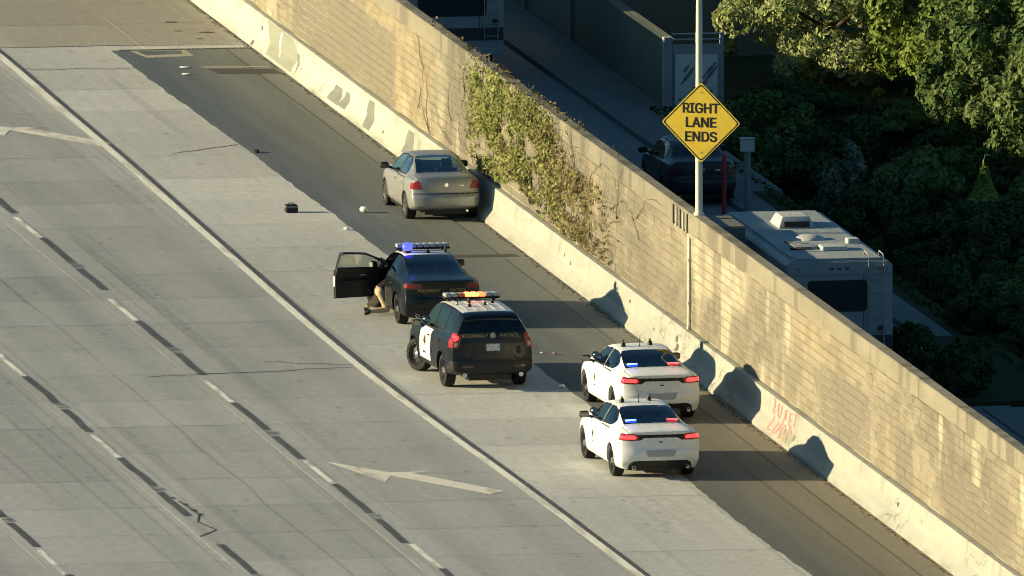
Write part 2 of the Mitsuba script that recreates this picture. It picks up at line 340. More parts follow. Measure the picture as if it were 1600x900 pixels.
lane_line(L1x, [73.5, 58.9, 44.3, 29.7, 15.1, -.5, -15.3, -29.5, -43.6, -58.2])
lane_line(lambda y: -13.66, [63.2, 48.5, 33.9, 19.2, 4.5, -9.95, -24.3, -38.9, -53.5], skip=(7,))
lane_line(lambda y: -17.73, [58.9, 44.3, 29.6, 15.0, .4, -14.2, -28.8, -43.2, -57.8])
# lane drop arrows
arrow = [(-9.17, -29.75), (-8.10, -31.75), (-7.05, -31.75), (-7.60, -31.95), (-6.05, -35.25), (-6.42, -35.75), (-8.12, -32.25), (-8.42, -33.3)]
put('lane_arrow', sheet(sg.Polygon(arrow).buffer(0), .008, .003), 'm_arrow', FRE)
put('lane_arrow', sheet(sg.Polygon([(x + 1.0, y + 64.3) for x, y in arrow]).buffer(0), .008, .003), 'm_arrow', FRE)
# a broken-out crack beside the third line
ck = np.array([(-13.45, -35.7), (-13.4, -37.2), (-13.35, -38.1), (-13.55, -39.2), (-13.42, -40.6), (-13.9, -41.6)])
put('crack', sheet(sg.LineString(ck + RNG.normal(0, .03, ck.shape)).buffer(.02), .006, .003), 'm_joint', FRE)
for (x, y, s) in [(-13.52, -35.2, .05), (-13.42, -36.3, .06), (-13.38, -37.3, .07), (-13.34, -38.0, .06)]:
    put('pothole', sheet(sg.Point(0, 0).buffer(1, 3).__class__([(x + s * math.cos(t) * RNG.uniform(.7, 1.2), y + 2.6 * s * math.sin(t) * RNG.uniform(.7, 1.2)) for t in np.linspace(0, 6.28, 11)[:-1]]), .007, .003), 'm_joint', FRE)
for (x0, y0, x1, y1) in [(-10.9, -14.5, -6.0, -13.6), (-7.8, -12.3, -5.75, -13.3), (-5.3, 44.35, -2.3, 44.0), (-4.9, 48.85, 1.2, 48.6), (-3.9, 26.8, -2.1, 28.3)]:
    pts = [(x0 + (x1 - x0) * t, y0 + (y1 - y0) * t + RNG.normal(0, .05)) for t in np.linspace(0, 1, 14)]
    put('crack', sheet(sg.LineString(pts).buffer(.018), .006, .003), 'm_joint', FRE)
for (x, y, s) in [(.2, 53.5, .14), (.75, 51.2, .12), (.1, 51.6, .08), (.35, 49.9, .07)]:
    put('tar_spot', sheet(sg.Polygon([(x + 1.6 * s * math.cos(t) * RNG.uniform(.6, 1.2), y + s * math.sin(t) * RNG.uniform(.6, 1.2)) for t in np.linspace(0, 6.28, 9)[:-1]]), .006, .003), 'm_asphalt_dark', FRE)
# street behind the wall
struct('street', tm(box(2.06, 7.75, -75, 110, -1.75, -.01)), 'm_street')
struct('kerb', tm(add(*[bb(7.76, 7.92, -11 + 6.1 * i, -11 + 6.1 * i + 6.09, -.18, .11, .015) for i in range(0, 20)])), 'm_walk')
struct('sidewalk', tm(add(*[bb(7.93, 9.35 if i > 14 else 8.55, -11 + 1.83 * i, -11 + 1.83 * i + 1.815, -.18, .10, .01) for i in range(0, 66)])), 'm_walk')
def yard_z(x, y): return .02 - 1.45 * np.clip((x - 9.0) / 2.0, 0, 1) * np.clip((32.0 - y) / 2.5, 0, 1)
gx, gy_ = np.meshgrid(np.r_[8.56, np.linspace(9, 11.2, 10), np.linspace(12, 60, 9)], np.r_[np.linspace(-75, 28, 40), np.linspace(29, 33, 9), np.linspace(40, 110, 6)], indexing='ij')
gz = yard_z(gx, gy_); ny = gx.shape[1]; ii = (np.arange(gx.shape[0] - 1)[:, None] * ny + np.arange(ny - 1)[None]).reshape(-1)
struct('yard', (np.stack([gx, gy_, gz], -1).reshape(-1, 3), np.stack([ii, ii + ny, ii + ny + 1, ii + 1], 1)), 'm_soil', True)
struct('driveway', tm(add(bb(7.0, 9.34, -48, -23.2, -.18, .03, .01), box(7.76, 9.34, -75, -48.01, -.18, .03))), 'm_walk')
struct('planting_bed', tm(pz(poly([(5.95, -22.6), (9.34, -22.6), (9.34, -11.1), (7.9, -11.1), (7.6, -13.5), (6.1, -17.2)]), -.18, .09)), 'm_soil')

# ------------------------------------------------------------------ concrete barrier
BAR = thing('concrete_barrier', 'long pale sloped concrete traffic barrier with patches at the foot of the block wall', 'barrier')
prof = np.array([(1.375, 0), (1.375, .075), (1.56, .32), (1.635, .80), (1.645, .815), (1.775, .815), (1.775, 0)])
for i in range(0, 19):
    y0 = -74 + 9.6 * i
    p = sg.Polygon([(x, z) for x, z in prof])
    put('segment', tm(py(p, y0 + .006, y0 + 9.594)), 'm_barrier', BAR)
face = prof[:4]; fl = np.r_[0, np.cumsum(np.linalg.norm(np.diff(face, axis=0), axis=1))]
def on_barrier(y, h, off=.004):
    """Point at height h (metres along z) on the barrier face."""
    h = np.clip(h, .0, .80)
    x = np.interp(h, face[:, 1] + np.array([0, 1e-6, 2e-6, 3e-6]), face[:, 0])
    return np.stack([x - off, np.asarray(y, float) + 0 * h, h + off * .3], -1)
def barrier_patch(fn_lo, fn_hi, h0, h1, m, name='paint_patch', off=.004):
    hs = np.linspace(h0, h1, 14); lo = np.array([fn_lo(h) for h in hs]); hi = np.array([fn_hi(h) for h in hs])
    n = 5; V = np.array([on_barrier(lo[i] + (hi[i] - lo[i]) * j / (n - 1), hs[i], off) for i in range(14) for j in range(n)])
    V2 = np.vstack([V, V + [.006, 0, 0]]); F = []
    for i in range(13):
        for j in range(n - 1):
            a = i * n + j; F += [[a, a + n, a + n + 1], [a, a + n + 1, a + 1]]
    return put(name, trimesh.Trimesh(V2, F, process=False), m, BAR)
barrier_patch(lambda h: 41.4 + 1.6 * h + .25 * math.sin(9 * h), lambda h: 45.6 + 1.7 * h, .09, .80, 'm_coverup2')
barrier_patch(lambda h: 40.95 + 1.5 * h + .1 * math.sin(9 * h), lambda h: 41.25 + 1.7 * h - .5 * abs(h - .4), .12, .55, 'm_coverup')
barrier_patch(lambda h: 43.1 + 2.2 * h + .5 * math.sin(5 * h), lambda h: 43.35 + 2.2 * h + .5 * math.sin(5 * h), .2, .75, 'm_roadwhite', off=.009)
barrier_patch(lambda h: 34.6 + .6 * h, lambda h: 36.3 - 1.5 * max(0, h - .25), .12, .50, 'm_coverup')
barrier_patch(lambda h: 33.6 + .2 * h, lambda h: 35.0 - 1.4 * h, .14, .52, 'm_coverup')
barrier_patch(lambda h: 29.6 + .8 * h, lambda h: 30.5 + .6 * math.sin(3.2 * h), .10, .72, 'm_coverup')
barrier_patch(lambda h: 23.8 + .5 * h, lambda h: 24.8 + .4 * math.sin(4 * h), .15, .70, 'm_coverup')
barrier_patch(lambda h: 22.9 + .3 * h, lambda h: 23.3 + .2 * math.sin(4 * h), .4, .66, 'm_coverup2')
barrier_patch(lambda h: -29.6 + .3 * h, lambda h: -28.4 + .2 * math.sin(4 * h), .12, .32, 'm_coverup2')
for (y, h, s) in [(47.6, .52, .16), (48.0, .1, .2), (2.0, .5, .1), (1.1, .42, .12), (-5.3, .62, .1), (-7.1, .55, .12), (-10.6, .35, .1), (-13.6, .5, .2), (-13.8, .33, .22), (28.2, .25, .1), (-42.5, .5, .15)]:
    barrier_patch(lambda q: y - s + .3 * abs(q - h), lambda q: y + s * RNG.uniform(.3, 1.0), max(.02, h - s * .35), min(.8, h + s * .35), 'm_roadblack', 'scuff')
# graffiti, pale red spray strokes in two rows
def stroke(pts, w=.019):
    P = np.array(pts, float)
    t = np.linspace(0, 1, len(P)); tt = np.linspace(0, 1, 10 * (len(P) - 1) + 1)
    y, h = np.interp(tt, t, P[:, 0]), np.interp(tt, t, P[:, 1])
    C = on_barrier(y, h, .006); d = np.gradient(np.stack([y, h], 1), axis=0); d /= np.linalg.norm(d, axis=1, keepdims=True) + 1e-9
    nrm = np.stack([0 * y, -d[:, 1] * 4.0, d[:, 0]], 1) * w
    V = np.vstack([C + nrm, C - nrm]); n = len(C)
    F = [[i, i + 1, n + i + 1] for i in range(n - 1)] + [[i, n + i + 1, n + i] for i in range(n - 1)]
    return trimesh.Trimesh(V, F, process=False)
GX = -26.4
def L_(pts, oy, oh, sy=.72, sh=.30): return stroke([(GX - (oy * .8 + a * sy), oh + b * sh) for a, b in pts])
G = [L_([(0, 1), (.25, 1.1), (.3, .4), (.05, 0), (.55, .1)], 0, .47), L_([(0, 1), (.05, .1), (.45, 0), (.6, 1)], .85, .44), L_([(.6, 1), (.1, .8), (.5, .45), (0, 0)], 1.8, .44),
     L_([(.5, 1), (.05, .95), (.0, 0), (.55, .05)], 2.7, .43), L_([(.02, .5), (.45, .5)], 2.7, .43), L_([(.1, 1.2), (.0, .1)], 3.5, .45),
     L_([(.1, 1), (.0, 0), (.5, .05)], .35, .12), L_([(.1, .9), (.05, .05), (.5, .1), (.55, .9)], 1.1, .10), L_([(.3, 1), (0, .5), (.3, 0), (.6, .5), (.3, 1)], 2.0, .10),
     L_([(0, 0), (.05, 1), (.5, .8), (.1, .5), (.6, 0)], 2.9, .10), L_([(.5, 1.3), (.1, -.3)], 1.6, .3), L_([(.2, .9), (.5, .3)], 3.6, .12)]
put('graffiti', cat(G), 'm_graffiti', BAR)
# grit and dirt along the foot of the barrier
gy = RNG.uniform(-60, 60, 1500)
grit = cat([trimesh.creation.box([RNG.uniform(.01, .03), RNG.uniform(.01, .05), RNG.uniform(.006, .016)], T_) for T_ in
            [trimesh.transformations.compose_matrix(translate=[1.33 - abs(RNG.normal(0, .06)), y, .012], angles=[0, 0, RNG.uniform(0, 3)]) for y in gy]])
k = put('grit', grit, 'm_bark'); tag(k, 'dark grit and leaf litter along the foot of the barrier', 'grit', None, 'stuff')

# ------------------------------------------------------------------ retaining wall of blocks
WALL = thing('block_wall', 'tall weathered tan concrete block wall with plain top band along the freeway', 'wall')
WX = 1.80
put('core', tm(box(WX, 2.05, -74, 106, -.2, 3.03)), 'm_mortar', WALL)
for i in range(30):
    y0 = -74 + 6 * i
    dz = float(RNG.uniform(-.006, .006))
    put('coping', tm(bb(WX - .022, 2.065, y0 + .004, y0 + 5.996, 3.035, 3.50 + dz, .02)), 'm_coping', WALL)
bv = [mikit.ply(tm(bb(WX - .014 - e, WX + .01, .006, .394, .010, .190, .008)), None) for e in (0, .003, .006)]
cells = [(r, c) for r in range(4, 15) for c in range(-170, 200)]
def cellpos(r, c): return (c + (0 if r % 2 == 0 else -.5)) * .4, r * .2 + .03
near = sorted([q for q in cells if -58.5 < cellpos(*q)[0] < -47.4], key=lambda q: cellpos(*q)[0])[:290]
nset = set(near)
for (r, c) in near:
    y, z = cellpos(r, c); put('block', bv[RNG.integers(3)], 'm_block', WALL, to=T().translate([0, y, z]))
b0 = tm(bb(WX - .014, WX + .01, .006, .394, .010, .190, .008)); nv = len(b0.vertices); rest = [q for q in cells if q not in nset]
V = np.empty((len(rest), nv, 3)); F = np.empty((len(rest), len(b0.faces), 3), int)
for i, (r, c) in enumerate(rest):
    y, z = cellpos(r, c); e = RNG.choice([0, .003, .006]); v = b0.vertices.copy(); v[v[:, 0] < WX, 0] -= e
    V[i] = v + [0, y, z]; F[i] = b0.faces + i * nv
k = put('block_courses', trimesh.Trimesh(V.reshape(-1, 3), F.reshape(-1, 3), process=False), 'm_block', WALL); labels[k] = {'kind': 'stuff'}
for i in range(5): put('strap', tm(bb(WX - .06, WX - .02, -12.15 - .46 * i, -12.03 - .46 * i, 3.0, 3.44, .006)), 'm_galv' if i % 2 else 'm_coping', WALL)
put('footing', tm(bb(2.07, 2.75, -16.2, -14.2, 2.9, 3.42, .03)), 'm_walk', WALL)
cd = thing('conduit', 'thin cream painted conduit running down the block wall below the sign', 'pipe')
put('pipe', tube([(WX - .05, -14.35, z) for z in (.83, 1.5, 2.2, 2.94)], .042, 10), 'm_pole', cd, True)
put('cap', tm(bb(WX - .10, WX - .018, -14.41, -14.29, .82, .9, .01)), 'm_pole', cd)
for z in (1.4, 2.4): put('clamp', tm(bb(WX - .10, WX - .016, -14.42, -14.28, z, z + .05, .006)), 'm_galv', cd)

# ------------------------------------------------------------------ vehicles: a body lofted from cross-sections, panels cut out of its skin
def chaikin(P, n=2):
    for _ in range(n):
        Q = np.empty((2 * len(P), 2)); Q[0] = P[0]; Q[-1] = P[-1]
        Q[1:-1:2] = .75 * P[:-1] + .25 * P[1:]; Q[2:-1:2] = .25 * P[:-1] + .75 * P[1:]
        P = Q
    return P
class Body:
    def __init__(s, xr, xf, zt, zs, zb, W, Wr, offr, offf, cr=.16, cf=.30, wr=.4, zscale=1.0):
        s.xr, s.xf, s.cr, s.cf, s.wr = xr, xf, cr, cf, wr
        P = lambda a: PchipInterpolator(*np.array(a, float).T)
        s.zt, s.zs, s.zb, s.W, s.Wr = map(P, (zt, zs, zb, W, Wr))
        s.offr, s.offf = np.array(offr), np.array(offf)
        s.cache = {}
    def section(s, x):
        zt, zs, zb, W, Wr = (float(g(x)) for g in (s.zt, s.zs, s.zb, s.W, s.Wr))
        h = max(zt - zs, .02); e = min(.10, h * .5); wg = W * .915
        Wr = min(Wr, wg - .005)
        R = [(0, zb), (W * .72, zb), (W * .93, zb + .03), (W * .985, zb + .13), (W, .5 * (zb + zs) - .04), (W * .992, zs - .15), (W * .965, zs - .045), (W * .945, zs - .012), (wg, zs + .008),
             (wg + (Wr - wg) * .45 + .012 * min(1, h * 3), zs + (zt - e - zs) * .48), (Wr + .012, zt - e), (Wr - .05, zt - e * .30), (Wr * .62, zt - e * .06), (0, zt)]
        R = chaikin(np.array(R, float), 2)
        return np.vstack([R, (R * [-1, 1])[1:-1][::-1]])
    def off(s, arr, y, z, W, c): return np.interp(z, arr[:, 0], arr[:, 1]) + c * np.abs(y / W) ** 4
    def mesh(s, d=0.0):
        if d in s.cache: return s.cache[d]
        t = np.linspace(0, 1, 64); xs = np.sort(np.unique(np.r_[s.xr + (s.xf - s.xr) * t, s.xr + np.array([.03, .07, .12, .18]), s.xf - np.array([.03, .07, .12, .18])]))
        rings = []
        for x in xs:
            q = s.section(x); W = float(s.W(x))
            X = x + np.exp(-(x - s.xr) / s.wr) * s.off(s.offr, q[:, 0], q[:, 1], W, s.cr) - np.exp(-(s.xf - x) / s.wr) * s.off(s.offf, q[:, 0], q[:, 1], W, s.cf)
            rings.append(np.c_[X, q])
        def cap(x, arr, sign, c):
            q = s.section(x); zc = .5 * (q[:, 1].min() + q[:, 1].max()); out = []
            for k in (.97, .93, .85, .7, .5, .3, .12):
                y, z = q[:, 0] * k, zc + (q[:, 1] - zc) * k
                out.append(np.c_[x + sign * s.off(arr, y, z, float(s.W(x)), c), y, z])
            ctr = np.array([x + sign * np.interp(zc, arr[:, 0], arr[:, 1]), 0, zc])
            return out, ctr
        r0, c0 = cap(s.xr, s.offr, 1, s.cr); r1, c1 = cap(s.xf, s.offf, -1, s.cf)
        rings = r0[::-1] + rings + r1
        M = len(rings[0]); N = len(rings); V = np.vstack(rings + [c0[None], c1[None]])
        i, j = np.meshgrid(np.arange(N - 1), np.arange(M), indexing='ij'); a, b = i * M + j, i * M + (j + 1) % M
        F = np.vstack([np.stack([a, b, b + M], -1).reshape(-1, 3), np.stack([a, b + M, a + M], -1).reshape(-1, 3)])
        j = np.arange(M); F = np.vstack([F, np.c_[np.full(M, N * M), (j + 1) % M, j], np.c_[np.full(M, N * M + 1), (N - 1) * M + j, (N - 1) * M + (j + 1) % M]])
        m = trimesh.Trimesh(V, F, process=False)
        if m.volume < 0: m.invert()
        if d: m = trimesh.Trimesh(m.vertices + d * m.vertex_normals, m.faces, process=False)
        s.cache[d] = man(m); return s.cache[d]
    def surf(s, y, z): return s.xr + s.off(s.offr, y, z, float(s.W(s.xr)), s.cr)
    def skin(s, prism, d=.004, t=.014): return (s.mesh(d) ^ prism) - s.mesh(d - t)

def wheel_parts(R, w, alloy=False, hub=True):
    """Tyre, rim and hub cap about the origin, axle along y, outside at +y."""
    def lathe(pr, n=36):
        q = m3.Manifold.revolve(cs(sg.Polygon([(max(r, 0), z) for r, z in pr]).buffer(0)), n)
        return q.transform(np.array([[1, 0, 0, 0], [0, 0, 1, 0], [0, -1, 0, 0]], float))
    h = w / 2; ri = R * .66
    tyre = lathe([(ri, -h * .8), (ri + .02, -h), (R - .035, -h * 1.0), (R - .008, -h * .82), (R, -h * .5), (R, h * .5), (R - .008, h * .82), (R - .035, h), (ri + .02, h), (ri, h * .8), (ri, -h * .8)])
    rim = lathe([(0.0001, -h * .2), (ri * .9, -h * .2), (ri, -h * .7), (ri + .004, h * .86), (ri - .012, h * .92), (ri - .035, h * .70), (ri * .80, h * .45), (ri * .35, h * .62), (.0001, h * .62)])
    n = 10 if not alloy else 5
    for k in range(n):
        a = 2 * math.pi * k / n
        if alloy: q = px(poly([(-.075, ri * .42), (.075, ri * .42), (.11, ri * .80), (-.11, ri * .80)], .02), -1, 1)
        else: q = px(sg.Point(0, ri * .72).buffer(.022, 4), -1, 1)
        q = q.transform(np.array([[0, 1, 0, 0], [1, 0, 0, 0], [0, 0, 1, 0]], float)).rotate([0, math.degrees(a), 0]) ^ box(-1, 1, h * .05, 1, -1, 1)
        rim = rim - q
    cap = lathe([(.0001, h * .60), (.075, h * .60), (.070, h * .92), (.03, h * 1.05), (.0001, h * 1.06)], 20) if not alloy else lathe([(.0001, h * .60), (.04, h * .60), (.035, h * .70), (.0001, h * .72)], 16)
    return tm(tyre), tm(rim), tm(cap)

def star(r, n=7, ri=.55, c=(0, 0)):
    return sg.Polygon([(c[0] + r * (1 if k % 2 == 0 else ri) * math.sin(math.pi * k / n), c[1] + r * (1 if k % 2 == 0 else ri) * math.cos(math.pi * k / n)) for k in range(2 * n)])
def text_on_rear(text, h, x, yc, z):
    """Lettering standing upright on the rear face, read from behind."""
    m = meshkit.text_mesh(text, h, .004, True); w = m.bounds[1][0] + m.bounds[0][0]
    m.apply_translation([-w / 2, 0, 0]); m.apply_transform(np.array([[0, 0, -1, x], [-1, 0, 0, yc], [0, 1, 0, z], [0, 0, 0, 1.0]]))
    return m

def sedan_geometry(kind):
    """All parts of a saloon in its own frame: x forward from the rear axle, y left, z up. Returns {path: (mesh, material slot, smooth)}."""
    o = {}
    if kind == 'muscle':
        B = Body(-1.05, 3.98,
                 zt=[(-1.05, 1.10), (-.9, 1.125), (-.55, 1.145), (-.28, 1.18), (.1, 1.275), (.55, 1.405), (.95, 1.475), (1.45, 1.50), (1.9, 1.475), (2.2, 1.40), (2.6, 1.23), (2.88, 1.10), (3.3, 1.04), (3.75, .93), (3.98, .82)],
                 zs=[(-1.05, 1.03), (-.5, 1.065), (.6, 1.05), (1.6, 1.0), (2.7, .97), (3.4, .90), (3.98, .74)],
                 zb=[(-1.05, .23), (-.7, .22), (0, .20), (3, .19), (3.98, .24)],
                 W=[(-1.05, .885), (-.7, .94), (0, .955), (.8, .945), (2, .945), (3, .955), (3.6, .92), (3.98, .86)],
                 Wr=[(-1.05, .74), (-.4, .74), (.3, .655), (.9, .635), (1.6, .645), (2.1, .66), (2.6, .70), (2.9, .75), (3.5, .74), (3.98, .66)],
                 offr=[(.2, .16), (.34, .10), (.42, .02), (.56, 0), (.68, .01), (.72, .045), (.90, .05), (1.0, .035), (1.09, .03), (1.2, .05)],
                 offf=[(.2, .12), (.34, .02), (.5, 0), (.75, .06), (.9, .16)], cr=.13)
        WB, R, tr = 3.05, .355, .80
        side = poly([(.42, 1.12), (.30, 1.17), (.62, 1.36), (1.0, 1.415), (1.5, 1.425), (1.95, 1.39), (2.25, 1.27), (2.62, 1.06), (2.5, 1.035), (1.0, 1.09)], .03)
        split, doors = [(1.30, .04)], [(1.32, 2.42), (.33, 1.30)]
        rearg = poly([(-.20, -.675), (-.20, .675), (.64, .61), (.84, .54), (.84, -.54), (.64, -.61)], .04)
        frontg = poly([(2.74, -.66), (2.74, .66), (2.0, .60), (1.98, 0), (2.0, -.60)], .04)
        dz = (.34, 1.0); deck = poly([(-1.4, -.72), (-1.4, .72), (-.28, .74), (-.22, 0), (-.28, -.74)], .05)
        cav = (-.25, 2.75, .33)
    elif kind == 'suv':
        B = Body(-1.10, 3.90,
                 zt=[(-1.10, 1.70), (-.8, 1.76), (-.4, 1.79), (.6, 1.82), (1.2, 1.815), (1.65, 1.76), (2.05, 1.62), (2.5, 1.32), (2.75, 1.22), (3.3, 1.17), (3.7, 1.06), (3.90, .95)],
                 zs=[(-1.10, 1.22), (0, 1.19), (1.6, 1.12), (2.7, 1.08), (3.4, 1.03), (3.90, .88)],
                 zb=[(-1.10, .42), (-.8, .34), (0, .28), (3, .27), (3.90, .32)],
                 W=[(-1.10, .93), (-.75, .985), (0, 1.0), (1, .985), (2, .985), (2.9, 1.0), (3.5, .965), (3.90, .90)],
                 Wr=[(-1.10, .66), (-.5, .685), (.6, .695), (1.6, .69), (2.2, .73), (2.75, .80), (3.4, .80), (3.90, .72)],
                 offr=[(.3, .10), (.42, .02), (.52, 0), (.66, .0), (.74, .035), (1.1, .05), (1.30, .08), (1.5, .17), (1.7, .29), (1.8, .35), (1.9, .36)],
                 offf=[(.3, .10), (.45, .02), (.6, 0), (.85, .06), (1.05, .16)], cr=.10, wr=.5)
        WB, R, tr = 2.86, .385, .83
        side = poly([(-.62, 1.34), (-.50, 1.70), (.3, 1.755), (1.2, 1.75), (1.62, 1.68), (2.02, 1.45), (2.36, 1.20), (1.4, 1.21), (.2, 1.275)], .04)
        split, doors = [(.16, .05), (1.12, .04)], [(1.14, 2.20), (.18, 1.10)]
        rearg = None; rearz = poly([(-.70, 1.36), (.70, 1.36), (.60, 1.75), (.40, 1.775), (-.40, 1.775), (-.60, 1.75)], .05)
        frontg = poly([(2.52, -.74), (2.52, .74), (1.74, .63), (1.72, 0), (1.74, -.63)], .04)
        dz = (.44, 1.13); deck = None; cav = (-.72, 2.45, .5)
    else:
        B = Body(-.95, 3.50,
                 zt=[(-.95, 1.06), (-.8, 1.10), (-.5, 1.11), (-.32, 1.12), (0, 1.24), (.4, 1.40), (.7, 1.455), (1.2, 1.475), (1.65, 1.44), (2.0, 1.33), (2.4, 1.12), (2.6, 1.04), (3.0, .97), (3.35, .85), (3.50, .72)],
                 zs=[(-.95, 1.0), (-.4, 1.02), (1.2, .97), (2.5, .91), (3.2, .83), (3.50, .66)],
                 zb=[(-.95, .34), (-.6, .26), (0, .20), (2.6, .19), (3.50, .22)],
                 W=[(-.95, .80), (-.6, .845), (0, .86), (1.2, .86), (2.6, .86), (3.1, .83), (3.50, .76)],
                 Wr=[(-.95, .69), (-.35, .69), (.3, .60), (.8, .575), (1.5, .585), (2.0, .62), (2.5, .69), (3.0, .68), (3.50, .60)],
                 offr=[(.2, .14), (.32, .05), (.40, .0), (.62, .0), (.68, .035), (.72, .05), (.95, .06), (1.04, .08), (1.15, .11)],
                 offf=[(.2, .10), (.3, .02), (.5, 0), (.7, .05), (.85, .14)], cr=.14)
        WB, R, tr = 2.62, .315, .735
        side = poly([(.20, 1.10), (.36, 1.30), (.62, 1.385), (1.2, 1.405), (1.62, 1.365), (1.95, 1.24), (2.32, 1.0), (2.2, .965), (1.0, 1.02), (.3, 1.055)], .03)
        split, doors = [(1.05, .045)], [(1.07, 2.12), (.18, 1.05)]
        rearg = poly([(-.24, -.61), (-.24, .61), (.42, .53), (.60, .47), (.60, -.47), (.42, -.53)], .04)
        frontg = poly([(2.44, -.62), (2.44, .62), (1.76, .55), (1.74, 0), (1.76, -.55)], .04)
        dz = (.32, .93); deck = poly([(-1.3, -.66), (-1.3, .66), (-.34, .68), (-.30, 0), (-.34, -.68)], .05); cav = (-.28, 2.4, .33)
    top = 2.2
    body = B.mesh(0)
    # hollow cabin, window openings, wheel arches
    inner = Body.mesh(B, -.055) ^ box(cav[0], cav[1], -1, 1, cav[2], top)
    belt = float(B.zs(1.2)) + .03
    front_prism = pz(frontg, belt, top)
    rear_prism = pz(rearg, 1.0, top) if rearg is not None else px(rearz, -1.4, -.3)
    sidep = side
    panes = []; holes = side
    for (xc, w) in split: holes = holes.difference(sg.box(xc - w, 0, xc + w, 3))
    glassy = sorted([g for g in getattr(holes, 'geoms', [holes]) if g.area > .01], key=lambda g: -g.centroid.x)
    body = body - inner - front_prism - rear_prism
    for g in glassy:
        q = py(g, .45, 1.2); body = body - q - flipy(q)
    for xa in (0, WB):
        well = cyl([xa, .52, R], [xa, 1.3, R], R + .055, seg=40); body = body - well - flipy(well)
        arch = B.skin(py(sg.Point(xa, R).buffer(R + .075, 16).difference(sg.Point(xa, R).buffer(R + .055, 16)).intersection(sg.box(-2, R * .8, 5, 3)), .6, 1.2), .009, .03)
        o[f'fender_lip{xa}'] = (tm(arch), 'body', 30); o[f'fender_lip{xa}r'] = (tm(flipy(arch)), 'body', 30)
    o['body'] = (tm(body), 'body', 35)
    if kind == 'muscle':
        xa, xb = doors[0]
        p = sg.Polygon([(xa, dz[0]), (xb, dz[0]), (xb + .02, dz[1] - .25), (xb + .02, dz[1] + .04), (xa, dz[1] + .06)]).difference(sg.Point(WB, R).buffer(R + .10)).union(glassy[0].buffer(.045).intersection(sg.box(xa, 0, 9, 3)))
        o['body_open'] = (tm(body - py(p, .45, 1.2)), 'body', 35)
        B.open_door = (p, glassy[0])
    # the underside and the wells are dark
    o['underbody'] = (cat([box(-.75, WB + .6, -.50, .50, R * .55, R * 1.15), box(.45, WB - .45, -.80, .80, float(B.zb(1)) - .015, float(B.zb(1)) + .02)]), 'trim', False)
    pane = lambda pr: B.skin(pr, .001, .006)
    shrink = lambda p: p.buffer(-.003)
    o['windshield'] = (tm(pane(pz(shrink(frontg), belt, top))), 'glass', 30)
    rp = pz(shrink(rearg), 1.0, top) if rearg is not None else px(shrink(rearz), -1.4, -.3)
    o['rear_window'] = (tm(pane(rp)), 'rear_glass', 30)
    for i, g in enumerate(glassy):
        q = pane(py(shrink(g), .45, 1.2)); o[f'side_window{i}'] = (tm(q), 'side_glass', 30); o[f'side_window{i}r'] = (tm(flipy(q)), 'side_glass', 30)
        fr = B.skin(py(g.buffer(.022).difference(g), .45, 1.2), .005, .016); o[f'window_trim{i}'] = (tm(fr), 'trim', 30); o[f'window_trim{i}r'] = (tm(flipy(fr)), 'trim', 30)
    # doors as panels standing proud between dark shut lines
    for i, (xa, xb) in enumerate(doors):
        p = sg.Polygon([(xa, dz[0]), (xb, dz[0]), (xb + .02, dz[1] - .25), (xb - .02, dz[1] + .02), (xa, dz[1] + .04)]).difference(sg.Point(0, R).buffer(R + .10)).difference(sg.Point(WB, R).buffer(R + .10)).difference(side.buffer(.02))
        p = max(getattr(p, 'geoms', [p]), key=lambda g: g.area)
        ring = B.skin(py(p.buffer(.017), .6, 1.2), .0015, .02); o[f'shut_line{i}'] = (tm(ring), 'trim', 30); o[f'shut_line{i}r'] = (tm(flipy(ring)), 'trim', 30)
        d = B.skin(py(p, .6, 1.2), .006, .02)
        nm = 'front_door' if i == 0 else 'rear_door'
        slot = 'door' if i == 0 else 'body'
        o[nm] = (tm(d), slot, 35); o[nm + 'r'] = (tm(flipy(d)), slot, 35)
        hz = dz[1] - .10; yb = float(B.W(xa)) * .985
        hm = rbox(xa + .08, xa + .26, yb - .005, yb + .035, hz - .018, hz + .018, .014, 8)
        o[nm + '__handle'] = (tm(hm), 'handle', 30); o[nm + 'r__handle'] = (tm(flipy(hm)), 'handle', 30)
        if i == 0: B.front_door = (p, xa, xb)
    # rear furniture
    Wm = float(B.W(B.xr + .1))
    def rear(pl, d=.006, t=.02): return B.skin(px(pl, -1.4, -.55), d, t)
    def both(q): return (q, flipy(q))
    if kind == 'muscle':
        lamp = poly([(.96, .915), (.60, .900), (.50, .94), (.50, 1.02), (.60, 1.055), (.96, 1.06)], .03); lamp2 = B.skin(px(lamp, -1.4, -.78), .012, .03)
        o['taillight'] = (tm(lamp2), 'tail', 30); o['taillightr'] = (tm(flipy(lamp2)), 'tail', 30)
        core = B.skin(px(poly([(.90, .945), (.60, .935), (.56, .96), (.57, 1.005), (.62, 1.025), (.90, 1.025)], .02), -1.4, -.8), .016, .01)
        o['taillight__lit_tube'] = (tm(core), 'lit_red', 30); o['taillightr__lit_tube'] = (tm(flipy(core)), 'lit_red', 30)
        band = rear(poly([(-.58, 1.035), (.58, 1.035), (.58, .915), (.48, .905), (.38, .965), (-.38, .965), (-.48, .905), (-.58, .915)], .012), .009); o['light_band'] = (tm(band), 'band', 30)
        lip = rear(poly([(-.50, .915), (.50, .915), (.42, .80), (-.42, .80)], .03), .004); o['trunk_panel'] = (tm(lip), 'body', 30)
        crease = rear(poly([(-.47, .80), (.47, .80), (.45, .775), (-.45, .775)], .01), .012); o['trunk_crease'] = (tm(crease), 'body', 30)
        o['emblem'] = (tm(rear(sg.box(-.04, .855, .04, .885), .008)), 'rim', False)
        o['plate_recess'] = (tm(rear(poly([(-.36, .69), (.36, .69), (.30, .54), (-.30, .54)], .02), .003)), 'plate_well', 30)
